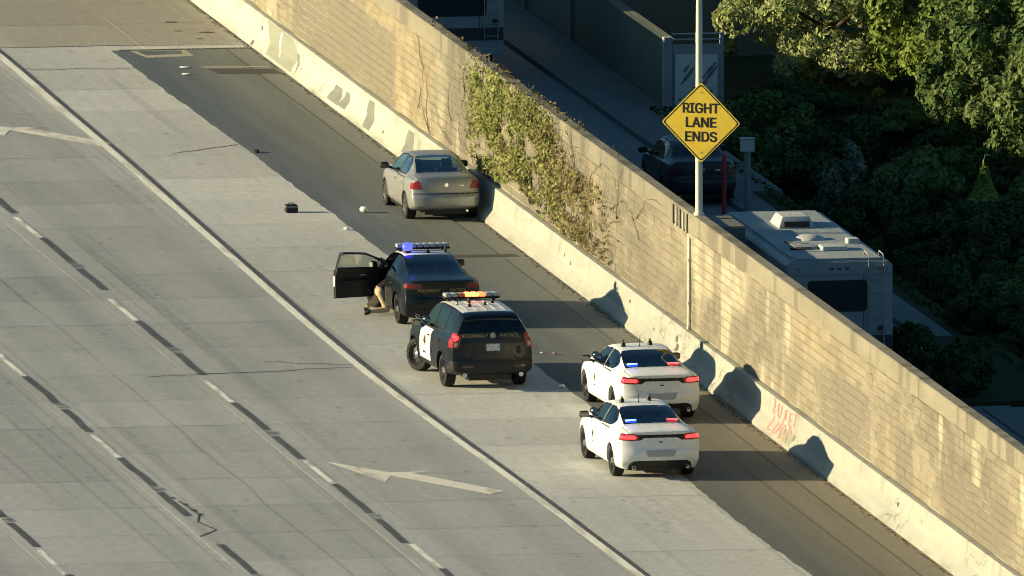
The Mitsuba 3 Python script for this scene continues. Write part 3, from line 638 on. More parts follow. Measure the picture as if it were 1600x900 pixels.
        val = rear(poly([(-.60, .45), (.60, .45), (.70, .39), (.76, .15), (-.76, .15), (-.70, .39)], .03), .008); val2 = rear(poly([(-.5, .30), (.5, .30), (.55, .15), (-.55, .15)], .03), .014)
        o['valance'] = (tm(val + val2), 'trim', 30)
        for s_, t_ in ((1, ''), (-1, 'r')): o['exhaust' + t_] = (cat([cyl([-1.03, s_ * .62, .30], [-.7, s_ * .62, .30], .045) - cyl([-1.04, s_ * .62, .30], [-.9, s_ * .62, .30], .037)]), 'chrome', 30)
        zroof = 1.50
    elif kind == 'suv':
        lamp = poly([(1.0, 1.36), (.74, 1.32), (.74, 1.22), (.80, 1.0), (1.0, 1.0)], .03); q = B.skin(px(lamp, -1.4, -.72), .014, .035)
        o['taillight'] = (tm(q), 'tail_left', 30); o['taillightr'] = (tm(flipy(q)), 'tail', 30)
        core = B.skin(px(poly([(.90, 1.30), (.79, 1.27), (.80, 1.20), (.90, 1.14)], .02), -1.4, -.75), .017, .01); o['taillight__lit_lens'] = (tm(core), 'lit_red', 30)
        c2 = B.skin(px(poly([(.90, 1.11), (.82, 1.13), (.84, 1.03), (.90, 1.03)], .015), -1.4, -.75), .017, .01)
        o['taillight__white_lens'] = (tm(c2), 'clear', 30); o['taillightr__white_lens'] = (tm(flipy(c2)), 'clear', 30)
        o['liftgate'] = (tm(rear(poly([(-.73, .74), (.73, .74), (.72, 1.34), (-.72, 1.34)], .05), .006)), 'body', 30)
        o['bumper'] = (tm(rear(poly([(-.99, .46), (.99, .46), (.97, .70), (-.97, .70)], .04), .012)), 'trim2', 30)
        for s_ in (1, -1):
            t_ = '' if s_ > 0 else 'r'
            o['reflector' + t_] = (tm(rear(sg.box(min(s_ * .48, s_ * .74), .55, max(s_ * .48, s_ * .74), .60), .018)), 'dark_red', 30)
            o['exhaust' + t_] = (cat([cyl([-1.05, s_ * .66, .37], [-.7, s_ * .66, .37], .05) - cyl([-1.06, s_ * .66, .37], [-.9, s_ * .66, .37], .04)]), 'chrome', 30)
        o['license_plate'] = (tm(rear(sg.box(-.16, .93, .16, 1.09), .014)), 'plate', 30)
        o['spoiler'] = (tm(B.skin(pz(poly([(-.86, -.64), (-.86, .64), (-.66, .63), (-.66, -.63)], .02), 1.5, 2.2), .014, .03)), 'body', 30)
        zroof = 1.86
    else:
        lamp = poly([(.90, .80), (.55, .80), (.60, .86), (.64, .985), (.70, 1.0), (.90, .90)], .015); q = B.skin(px(lamp, -1.4, -.62), .012, .03)
        o['taillight'] = (tm(q), 'tail', 30); o['taillightr'] = (tm(flipy(q)), 'tail', 30)
        o['trunk_lid'] = (tm(rear(poly([(-.54, .74), (.54, .74), (.62, 1.02), (-.62, 1.02)], .03), .005)), 'body', 30)
        o['bumper'] = (tm(rear(poly([(-.90, .38), (.90, .38), (.90, .68), (-.90, .68)], .03), .012)), 'body', 30)
        o['bumper_strip'] = (tm(rear(poly([(-.80, .685), (.80, .685), (.80, .70), (-.80, .70)]), .010)), 'trim', 30)
        o['emblem'] = (tm(rear(sg.Point(0, .90).buffer(.045), .010)), 'chrome', 30)
        o['badge'] = (tm(rear(sg.box(-.42, .87, -.30, .895), .009)), 'chrome', 30)
        o['license_plate'] = (tm(rear(sg.box(-.16, .76, .16, .86), .010)), 'plate', 30)
        o['exhaust'] = (cat([cyl([-.90, -.5, .27], [-.6, -.5, .27], .03)]), 'chrome', 30)
        zroof = 1.475
    if deck is not None:
        o['trunk_seam'] = (tm(B.skin(pz(deck.buffer(.006).difference(deck.buffer(-.006)), .98, 1.4), .0015, .01)), 'trim', 30)
    # front furniture
    zf = .80 if kind != 'suv' else 1.0
    fl_ = B.skin(px(poly([(.92, zf - .13), (.50, zf - .11), (.52, zf - .02), (.92, zf + .03)], .02), B.xf - .55, B.xf + .2), .010, .03)
    o['headlight'] = (tm(fl_), 'clear', 30); o['headlightr'] = (tm(flipy(fl_)), 'clear', 30)
    o['grille'] = (tm(B.skin(px(poly([(-.46, zf - .28), (.46, zf - .28), (.48, zf - .06), (-.48, zf - .06)], .03), B.xf - .4, B.xf + .2), .008, .03)), 'trim', 30)
    o['lower_intake'] = (tm(B.skin(px(poly([(-.62, zf - .50), (.62, zf - .50), (.56, zf - .34), (-.56, zf - .34)], .03), B.xf - .5, B.xf + .2), .006, .03)), 'trim', 30)
    hood = poly([(doors[0][1] + .42, -.68), (doors[0][1] + .42, .68), (B.xf - .20, .58), (B.xf - .12, 0), (B.xf - .20, -.58)], .06)
    o['hood'] = (tm(B.skin(pz(hood, .7, 1.3), .005, .02)), 'body', 30)
    # mirrors
    mx = doors[0][1] - .03; mz = float(B.zs(mx)) + .10; my = float(B.W(mx)) * .93
    mm = rbox(mx - .06, mx + .08, my + .06, my + .27, mz - .07, mz + .08, .045, 12) + cyl([mx, my - .02, mz - .06], [mx, my + .10, mz - .02], .03)
    gl = rbox(mx - .066, mx - .055, my + .075, my + .255, mz - .055, mz + .065, .005, 6)
    o['mirror'] = (tm(mm), 'mirror', 40); o['mirrorr'] = (tm(flipy(mm)), 'mirror', 40); o['mirror__mirror_glass'] = (tm(gl), 'dkglass', False); o['mirrorr__mirror_glass'] = (tm(flipy(gl)), 'dkglass', False)
    # cabin
    fx = doors[0][0] + .30; sz = .50 if kind != 'suv' else .72
    def seat(x, y, w=.48):
        return add(rbox(x - .12, x + .42, y - w / 2, y + w / 2, sz - .12, sz + .06, .05, 8), rbox(x - .26, x - .10, y - w / 2, y + w / 2, sz - .02, sz + .56, .05, 8).rotate([0, 0, 0]), rbox(x - .27, x - .15, y - .13, y + .13, sz + .58, sz + .78, .04, 8))
    o['front_seat'] = (tm(seat(fx, .37)), 'cloth', 40); o['front_seatr'] = (tm(seat(fx, -.37)), 'cloth', 40)
    rs = rbox(fx - .95, fx - .78, -.60, .60, sz - .05, sz + .45, .05, 8) + rbox(fx - .85, fx - .40, -.60, .60, sz - .15, sz + .02, .05, 8)
    o['rear_seat'] = (tm(rs), 'cloth', 40)
    dx = cav[1] - .30; dzz = float(B.zs(dx)) - .03
    o['dashboard'] = (tm(rbox(dx - .12, dx + .28, -.66, .66, dzz - .30, dzz + .02, .06, 8)), 'cloth', 40)
    th = np.linspace(0, 2 * np.pi, 25); sw = np.stack([dx - .25 + .06 * np.sin(th) * .9, .37 + .18 * np.cos(th), dzz + .02 + .17 * np.sin(th)], 1)
    o['steering_wheel'] = (tube(sw, .016, 6), 'trim', True)
    if rearg is not None: o['parcel_shelf'] = (tm(box(cav[0] + .05, fx - .80, -.62, .62, .98, 1.0)), 'cloth', False)
    return o, B, dict(WB=WB, R=R, tr=tr, zroof=zroof, doors=doors, cav=cav)

GEO = {}
def geo(kind):
    if kind not in GEO:
        o, B, P = sedan_geometry(kind); GEO[kind] = ({k: (mikit.ply(m, None, s), slot) for k, (m, slot, s) in o.items()}, B, P)
    return GEO[kind]
WH = {}
def wheel_ply(R, w, alloy):
    if (R, alloy) not in WH:
        a, b, c = wheel_parts(R, w, alloy); WH[R, alloy] = (mikit.ply(a, None, 40), mikit.ply(b, None, 35), mikit.ply(c, None, 35))
    return WH[R, alloy]
import re
BASE = dict(dkglass='m_darkglass', body='m_white', door=None, handle=None, trim='m_trim', trim2='m_trim', glass='m_tint', rear_glass='m_tint', side_glass='m_tint', tail='m_redlens', tail_left=None, lit_red='m_redlens', band='m_trim',
            plate='m_plate', plate_well=None, clear='m_clearlens', chrome='m_chrome', rim='m_rim', cloth='m_cloth', mirror=None, dark_red='m_darklens')
def build_car(key, kind, x, y, yaw, mats, steer=0.0, alloy=False, skip=(), tilt=0.0):
    parts, B, P = geo(kind); M = {**BASE, **mats}
    M = {k: (v or (M.get('tail') if k == 'tail_left' else M['body'])) for k, v in M.items()}
    W = T().translate([x, y, 0]).rotate([0, 0, 1], 90 + yaw)
    names = {}
    for path in sorted(parts, key=lambda q: (q.count('__'), list(parts).index(q))):
        if any(re.match(s + '$', path) for s in skip): continue
        pl, slot = parts[path]
        root = path.split('__')
        clean = lambda s: re.sub(r'(?<=[a-z])[\d.]*r?$', '', s) if re.search(r'\d', s) else s
        def plain(s):
            for nm in ('fender_lip', 'side_window', 'window_trim', 'shut_line'):
                if s.startswith(nm): return nm
            for nm in ('front_door', 'rear_door', 'taillight', 'headlight', 'mirror', 'exhaust', 'reflector', 'front_seat'):
                if s == nm + 'r': return nm
            return s
        m, em = (M[slot], {}) if isinstance(M[slot], str) else (M[slot][0], {'glow': {'type': 'area', 'radiance': rgb(M[slot][1])}})
        if len(root) == 1: names[path] = put('body' if path == 'body_open' else plain(path), pl, m, key, to=W, **em)
        else: put(root[1], pl, m, names[root[0]], to=W, **em)
    a, b, c = wheel_ply(P['R'], .245, alloy)
    for xa in (0, P['WB']):
        for s in (1, -1):
            w = W @ T().translate([xa, s * P['tr'], P['R']]) @ T().rotate([0, 0, 1], (steer if xa else 0) + (0 if s > 0 else 180))
            k = put('wheel', b, 'm_alloy' if alloy else 'm_rim', key, to=w); put('tyre', a, 'm_rubber', k, to=w); put('hub_cap', c, 'm_chrome' if not alloy else 'm_alloy', k, to=w)
    return W, B, P, names

RED, BLUE, AMB = (.42, .012, .012), (.03, .06, .8), (.75, .11, .03)
def rear_text(B, text, h, yc, z, lift=.014):
    m = text_on_rear(text, h, 0, yc, z); v = m.vertices; v[:, 0] = B.surf(v[:, 1], v[:, 2]) - lift + .5 * np.clip(v[:, 0], -.01, .01); return m
def antenna_puck(x, y, z, h=.10, r=.05): return tm(add(cyl([x, y, z - .02], [x, y, z + h * .55], r, r * .75, 12), cyl([x, y, z + h * .5], [x, y, z + h], r * .5, r * .25, 10)))
def antenna_whip(x, y, z, h=.32): return tm(add(cyl([x, y, z - .02], [x, y, z + .03], .03, .02, 10), cyl([x, y, z + .02], [x - .05, y, z + h], .009, .006, 6)))
def spotlight(B, P, key, W, s=1):
    x = P['doors'][0][1] - .06; z = float(B.zs(x)) + .17; y = s * float(B.W(x)) * .86
    k = put('spotlight', tm(add(cyl([x + .02, y, z], [x + .17, y, z + .01], .085, .07, 16), cyl([x + .1, y, z], [x - .02, y - s * .10, z - .08], .016))), 'm_trim', key, 35, W)
    put('lens', tm(cyl([x + .165, y, z + .01], [x + .185, y, z + .01], .062, .055, 16)), 'm_chrome', k, 30, W)
    put('shell', tm(cyl([x - .01, y, z], [x + .03, y, z], .05, .078, 16)), 'm_chrome', k, 30, W)
def roofz(B, x, y=0):
    w = float(B.Wr(x)); return float(B.zt(x)) - .10 * max(0, (abs(y) / w)) ** 4 * .4
def door_star(B, P, key, W, r=.17, gold='m_gold', z0=.74, names=None):
    x = .5 * sum(P['doors'][0]) + .05
    for s in (1, -1):
        a = B.skin(py(star(r, c=(x, z0)), .6, 1.2), .009, .008); b = B.skin(py(sg.Point(x, z0).buffer(r * .42), .6, 1.2), .012, .008)
        t = B.skin(py(sg.box(x - r * .75, z0 - r * 1.55, x + r * .75, z0 - r * 1.30), .6, 1.2), .009, .008)
        if s < 0: a, b, t = map(flipy, (a, b, t))
        par = names['front_door' + ('' if s > 0 else 'r')] if names and 'front_door' + ('' if s > 0 else 'r') in names else key
        lv = par.count('__')
        put('door_star', tm(a), gold, par, False, W); put('door_star_centre', tm(b), 'm_ink', par, False, W); put('door_lettering', tm(t), 'm_ink', par, False, W)

# two white patrol saloons
for i, (x, y, yaw, lab) in enumerate([(-2.33, -33.05, 2.2, 'white patrol sedan nearest the camera, brake lights and rear window lights lit'),
                                      (-.66, -23.45, 2.4, 'white patrol sedan beside the barrier, partly hidden behind the nearest white sedan')]):
    k = thing('patrol_sedan', lab, 'police car', 'white patrol sedans')
    W, B, P, nm = build_car(k, 'muscle', x, y, yaw, dict(body='m_white', tail='m_redlens', lit_red=('m_redlens', RED), mirror='m_trim', plate_well='m_palebox'), skip=('body_open',))
    spotlight(B, P, k, W)
    for (ax, ay) in ((1.25, .42), (1.35, -.22)): put('antenna', antenna_puck(ax, ay, roofz(B, ax, ay), .15, .065), 'm_trim', k, 30, W)
    put('antenna', antenna_whip(1.15, .06, roofz(B, 1.15), .30), 'm_trim', k, 30, W)
    for (ly, m, e) in ((.47, 'm_bluelens', BLUE), (-.47, 'm_redlens', RED)):
        d = put('deck_light', tm(rbox(.03, .13, ly - .15, ly + .15, 1.17, 1.26, .02, 8)), 'm_trim', k, 30, W)
        put('lens', tm(rbox(-.005, .04, ly - .13, ly + .13, 1.175, 1.258, .03, 8)), m, d, 30, W, glow={'type': 'area', 'radiance': rgb(np.array(e) * 2.6)})
    door_star(B, P, k, W, .13, 'm_gold', .72, nm)

# dark highway patrol saloon with its driver's door open
k = thing('highway_patrol_sedan', 'dark highway patrol sedan with open driver door, white roof and blue roof light', 'police car')
DX, DY, DYAW = -2.80, -5.95, 1.6
W, B, P, nm = build_car(k, 'muscle', DX, DY, DYAW, dict(body='m_black', tail='m_darklens', lit_red='m_redlens', mirror='m_trim', door='m_white', plate_well='m_trim', handle='m_trim'), steer=18,
                        skip=('body', 'front_door', 'front_door__handle', 'shut_line0', 'side_window0', 'window_trim0', 'mirror', 'mirror__mirror_glass'))
put('roof_panel', tm(B.skin(pz(poly([(.98, -.54), (.98, .54), (2.05, .57), (2.05, -.57)], .05), 1.2, 1.7), .005, .02)), 'm_white', k, 30, W)
dp, dg = B.open_door
pivot = T().translate([P['doors'][0][1], .93, 0]).rotate([0, 0, 1], -76).translate([-P['doors'][0][1], -.93, 0]); WD = W @ pivot
dm = (B.mesh(.006) ^ py(dp.buffer(-.004).difference(dg.buffer(-.004)), .45, 1.2)) - B.mesh(-.012)
inn = (B.mesh(-.012) ^ py(dp.buffer(-.012).difference(dg.buffer(.004)), .45, 1.2)) - B.mesh(-.085)
dk = put('open_door', tm(inn), 'm_trim', k, 35, WD); labels[dk] = {'label': 'open driver door with dark inner panel and white outer skin'}
white = poly([(1.36, .42), (2.38, .42), (2.38, .93), (1.36, 1.0)], .02)
put('outer_skin', tm(dm), 'm_black', dk, 35, WD)
put('white_panel', tm(B.skin(py(white, .6, 1.2), .010, .012)), 'm_white', dk, 30, WD)
put('edge_reflector', tm(box(1.318, 1.326, .885, .945, .62, .86)), 'm_white', dk, False, WD)
put('edge_marker', tm(box(1.318, 1.326, .885, .945, .88, 1.0)), 'm_darklens', dk, False, WD)
put('window', tm(B.skin(py(dg.buffer(-.006), .45, 1.2), -.010, .006)), 'm_glass', dk, 30, WD)
put('armrest', tm(rbox(1.5, 2.1, .78, .86, .70, .77, .02, 8)), 'm_cloth', dk, 30, WD)
put('speaker_grille', tm(cyl([2.15, .845, .48], [2.15, .83, .48], .085, seg=20)), 'm_cloth', dk, 30, WD)
put('inner_handle', tm(rbox(1.95, 2.12, .82, .86, .86, .89, .012, 8)), 'm_chrome', dk, 30, WD)
mxx = P['doors'][0][1] - .03
put('mirror', tm(rbox(mxx - .06, mxx + .08, .95, 1.16, 1.0, 1.15, .045, 12)), 'm_trim', dk, 40, WD)
put('mirror_glass', tm(rbox(mxx - .068, mxx - .055, .965, 1.145, 1.015, 1.135, .005, 6)), 'm_galv', dk, False, WD)
spotlight(B, P, k, W)
def lightbar(key, W, xc, z, wid, depth, lit):
    b = put('light_bar', tm(rbox(xc - depth / 2, xc + depth / 2, -wid / 2, wid / 2, z, z + .045, .02, 8)), 'm_trim', key, 30, W)
    for s in (1, -1): put('foot', tm(bb(xc - .06, xc + .06, s * wid * .40 - .04, s * wid * .40 + .04, z - .09, z + .01, .01)), 'm_trim', b, False, W)
    n = 8
    for j in range(n):
        y0 = wid / 2 - .012 - (j + 1) * (wid - .024) / n + .006; y1 = y0 + (wid - .024) / n - .012
        m, e = lit.get(j, ('m_clearlens', None))
        put('lens', tm(rbox(xc - depth / 2 + .01, xc + depth / 2 - .01, y0, y1, z + .04, z + .125, .025, 8)), m, b, 30, W, **({'glow': {'type': 'area', 'radiance': rgb(e)}} if e is not None else {}))
lightbar(k, W, 1.62, 1.535, 1.28, .30, {})
dome = put('beacon', tm(add(cyl([1.28, .42, 1.44], [1.28, .42, 1.54], .095, .085, 16))), 'm_trim', k, 30, W)
put('lens', tm(m3.Manifold.sphere(.125, 24).scale([1, 1, .9]).translate([1.28, .42, 1.625])), 'm_bluelens', dome, True, W, glow={'type': 'area', 'radiance': rgb((.018, .022, .34))})
put('antenna', antenna_puck(1.15, -.05, roofz(B, 1.15), .09, .05), 'm_trim', k, 30, W)
put('antenna', antenna_puck(1.3, -.48, roofz(B, 1.3, .48), .13, .05), 'm_trim', k, 30, W)
put('tail_lettering', rear_text(B, 'HIGHWAY', .075, .34, .845), 'm_gold', k, False, W)
put('tail_lettering', rear_text(B, 'PATROL', .075, -.36, .845), 'm_gold', k, False, W)
PATROL_W = W

# black and white highway patrol SUV, front wheels turned
k = thing('highway_patrol_suv', 'black highway patrol SUV with white roof, white front door and lit red light bar', 'police car')
W, B, P, nm = build_car(k, 'suv', -3.54, -17.2, 3.4, dict(body='m_black', door='m_white', tail='m_redlens', tail_left='m_redlens', lit_red=('m_redlens', RED), mirror='m_trim', handle='m_trim'), steer=27)
roofp = put('roof_panel', tm(B.skin(pz(poly([(-.52, -.60), (-.52, .60), (1.70, .63), (1.70, -.63)], .06), 1.5, 2.1), .005, .02)), 'm_roofwhite', k, 30, W)
for j in range(5):
    yv = -.44 + .22 * j; put('roof_rib', tm(B.skin(pz(sg.box(-.40, yv - .02, 1.2, yv + .02), 1.5, 2.1), .013, .012)), 'm_roofwhite', k, 30, W)
lightbar(k, W, 1.25, 1.86, 1.30, .34, {3: ('m_redlens', AMB), 4: ('m_redlens', AMB), 5: ('m_amber', np.array(AMB) * .5), 2: ('m_amber', None)})
for (ax, ay) in ((.1, .30), (.25, -.10), (.7, .18), (.6, -.35)): put('antenna', antenna_puck(ax, ay, roofz(B, ax, ay), .10, .055), 'm_trim', k, 30, W)
put('antenna', antenna_whip(.45, .50, roofz(B, .45, .5), .30), 'm_trim', k, 30, W)
spotlight(B, P, k, W); spotlight(B, P, k, W, -1)
door_star(B, P, k, W, .19, 'm_gold', .86, nm)
put('gate_lettering', rear_text(B, 'HIGHWAY', .088, .41, 1.235), 'm_gold', k, False, W)
put('gate_lettering', rear_text(B, 'PATROL', .088, -.40, 1.235), 'm_gold', k, False, W)
st = px(star(.085, c=(0, 1.28)), -1.3, -.9); put('gate_star', tm(B.skin(st, .012, .008)), 'm_palebox', k, False, W)
put('gate_camera', tm(bb(-1.08, -1.03, -.64, -.56, .86, 1.02, .01)), 'm_trim', k, False, W)

# silver saloon against the barrier
k = thing('silver_sedan', 'dusty silver four door sedan stopped tight against the barrier', 'car')
W, B, P, nm = build_car(k, 'plain', .47, 13.35, 1.2, dict(body='m_silver', tail='m_redlens', lit_red='m_redlens', mirror='m_trim', handle='m_silver', glass='m_glass', rear_glass='m_glass', side_glass='m_glass', plate='m_silver'), alloy=True)
put('rear_tray', tm(add(rbox(-.15, .15, -.50, -.1, 1.005, 1.06, .02, 6), rbox(-.12, .1, .05, .3, 1.005, 1.09, .02, 6))), 'm_paper', k, 30, W)
# dark saloon in the street beyond the wall
k = thing('parked_sedan', 'dark parked sedan in the shade behind the yellow sign', 'car')
build_car(k, 'plain', 7.05, 15.3, 0, dict(body='m_navy', tail='m_darklens', lit_red='m_darklens', mirror='m_navy', plate='m_trim'))

# ------------------------------------------------------------------ kneeling officer at the open door
def chain(joints, bones, cut=.012):
    m = None
    for a, b in bones:
        (pa, ra), (pb, rb) = joints[a], joints[b]
        h = m3.Manifold.batch_hull([m3.Manifold.sphere(ra, 20).translate(pa), m3.Manifold.sphere(rb, 20).translate(pb)]); m = h if m is None else m + h
    t = tm(m.refine_to_length(.035)); t.merge_vertices(); trimesh.smoothing.filter_taubin(t, iterations=8); return t
LX = 1.78
J = {'pelvis': ([LX, 1.12, .60], .150), 'waist': ([LX, .92, .78], .140), 'chest': ([LX + .02, .66, .94], .160), 'neck': ([LX + .03, .48, 1.06], .060), 'head': ([LX + .04, .36, 1.13], .100), 'jaw': ([LX + .04, .31, 1.07], .070),
     'hipL': ([LX - .10, 1.14, .56], .105), 'kneeL': ([LX - .14, .99, .13], .075), 'ankL': ([LX - .16, 1.42, .085], .050), 'toeL': ([LX - .16, 1.50, .045], .040),
     'hipR': ([LX + .12, 1.14, .58], .105), 'kneeR': ([LX + .24, 1.16, .52], .075), 'kneeR2': ([LX + .24, 1.14, .46], .072), 'ankR': ([LX + .20, 1.43, .10], .050), 'toeR': ([LX + .26, 1.36, .04], .040),
     'shL': ([LX - .19, .64, .98], .075), 'elL': ([LX - .26, .42, .80], .050), 'wrL': ([LX - .12, .22, .82], .035),
     'shR': ([LX + .21, .64, .98], .075), 'elR': ([LX + .28, .40, .82], .050), 'wrR': ([LX + .16, .20, .84], .035)}
leg = [('pelvis', 'hipL'), ('hipL', 'kneeL'), ('kneeL', 'ankL'), ('pelvis', 'hipR'), ('hipR', 'kneeR'), ('kneeR', 'kneeR2'), ('kneeR2', 'ankR')]
tor = [('pelvis', 'waist'), ('waist', 'chest'), ('chest', 'shL'), ('chest', 'shR'), ('shL', 'elL'), ('elL', 'wrL'), ('shR', 'elR'), ('elR', 'wrR'), ('chest', 'neck')]
J = {a: ([p[0], p[1] - .16, p[2] * (.92 if p[2] > .3 else 1)], r) for a, (p, r) in J.items()}
thin = {a: (p, r - .012) for a, (p, r) in J.items()}
for sd in 'LR':
    w = np.array(J['wr' + sd][0]); thin['palm' + sd] = ((w + [-.0, -.07, .0]).tolist(), .030)
    for f in range(4):
        thin[f'f{sd}{f}'] = ((w + [-.03 + .02 * f, -.12, 0]).tolist(), .009); thin[f'g{sd}{f}'] = ((w + [-.03 + .02 * f, -.155 - .006 * (f in (1, 2)), -.025]).tolist(), .008)
    thin['t' + sd] = ((w + [.045 if sd == 'L' else -.045, -.09, -.005]).tolist(), .010)
bones = leg + tor + [('neck', 'head'), ('head', 'jaw'), ('ankL', 'toeL'), ('ankR', 'toeR')]
for sd in 'LR': bones += [('wr' + sd, 'palm' + sd), ('palm' + sd, 't' + sd)] + [(('palm' + sd), f'f{sd}{f}') for f in range(4)] + [(f'f{sd}{f}', f'g{sd}{f}') for f in range(4)]
PERS = thing('person', 'person in tan trousers kneeling beside the open car door, leaning inside', 'person')
scene.pop(PERS, None)
put('body', chain(thin, bones), 'm_skin', PERS, True, PATROL_W)
put('trousers', chain(J, leg), 'm_tan', PERS, True, PATROL_W)
put('jacket', chain(J, tor), 'm_vest', PERS, True, PATROL_W)
for sd in 'LR':
    put('boot', chain({'a': (J['ank' + sd][0], .058), 'b': (J['toe' + sd][0], .046)}, [('a', 'b')]), 'm_ink', PERS, True, PATROL_W)
put('hair', tm(m3.Manifold.sphere(.106, 24).translate([LX + .04, .375, 1.145]) - box(LX - .2, LX + .3, 0, .345, .9, 1.12)), 'm_hair', PERS, True, PATROL_W)

# ------------------------------------------------------------------ warning sign and pole on the wall
PX, PY_ = 1.93, -14.62
k = thing('sign_pole', 'tall cream painted round pole standing on the wall top', 'pole')
put('shaft', tm(cyl([PX, PY_, 3.5], [PX, PY_, 11.5], .085, .065, 24)), 'm_pole', k, 35)
put('base_collar', tm(cyl([PX, PY_, 3.495], [PX, PY_, 3.56], .125, .115, 24)), 'm_pole', k, 35)
sgn = thing('road_sign', 'yellow diamond warning sign with black lettering high on the pole', 'road sign')
SW = T().translate([PX + .02, PY_ - .15, 5.66]).rotate([0, 0, 1], -23).rotate([1, 0, 0], 90)   # sheet frame: x right, y up, facing -Y
def diamond(r, rr=.06): return poly([(0, r), (-r, 0), (0, -r), (r, 0)], rr)
R_ = .935
put('panel', tm(pz(diamond(R_), -.008, 0)), 'm_yellow', sgn, False, SW)
put('border', tm(pz(diamond(R_ - .035).difference(diamond(R_ - .068)), .001, .004)), 'm_ink', sgn, False, SW)
for t, y in (('RIGHT', .225), ('LANE', -.105), ('ENDS', -.435)):
    m = meshkit.text_mesh(t, .222, .003, True); w = m.bounds[:, 0].sum() / 2
    m.apply_translation([-w, 0, .001]); m.apply_scale([.90 if t == 'RIGHT' else .94, 1, 1]); m.apply_translation([0, y, 0])
    m = cat([m.copy().apply_translation([dx, dy, .0008 * j]) for j, (dx, dy) in enumerate([(-.005, 0), (.005, 0)])]); put('lettering', m, 'm_ink', sgn, False, SW)
for y in (.70, -.70): put('bolt', tm(cyl([0, y, .0], [0, y, .012], .016, seg=12)), 'm_galv', sgn, False, SW)
for y in (.35, -.35): put('bracket', tm(bb(-.35, .35, y - .025, y + .025, -.05, -.009, .004)), 'm_galv', sgn, False, SW)

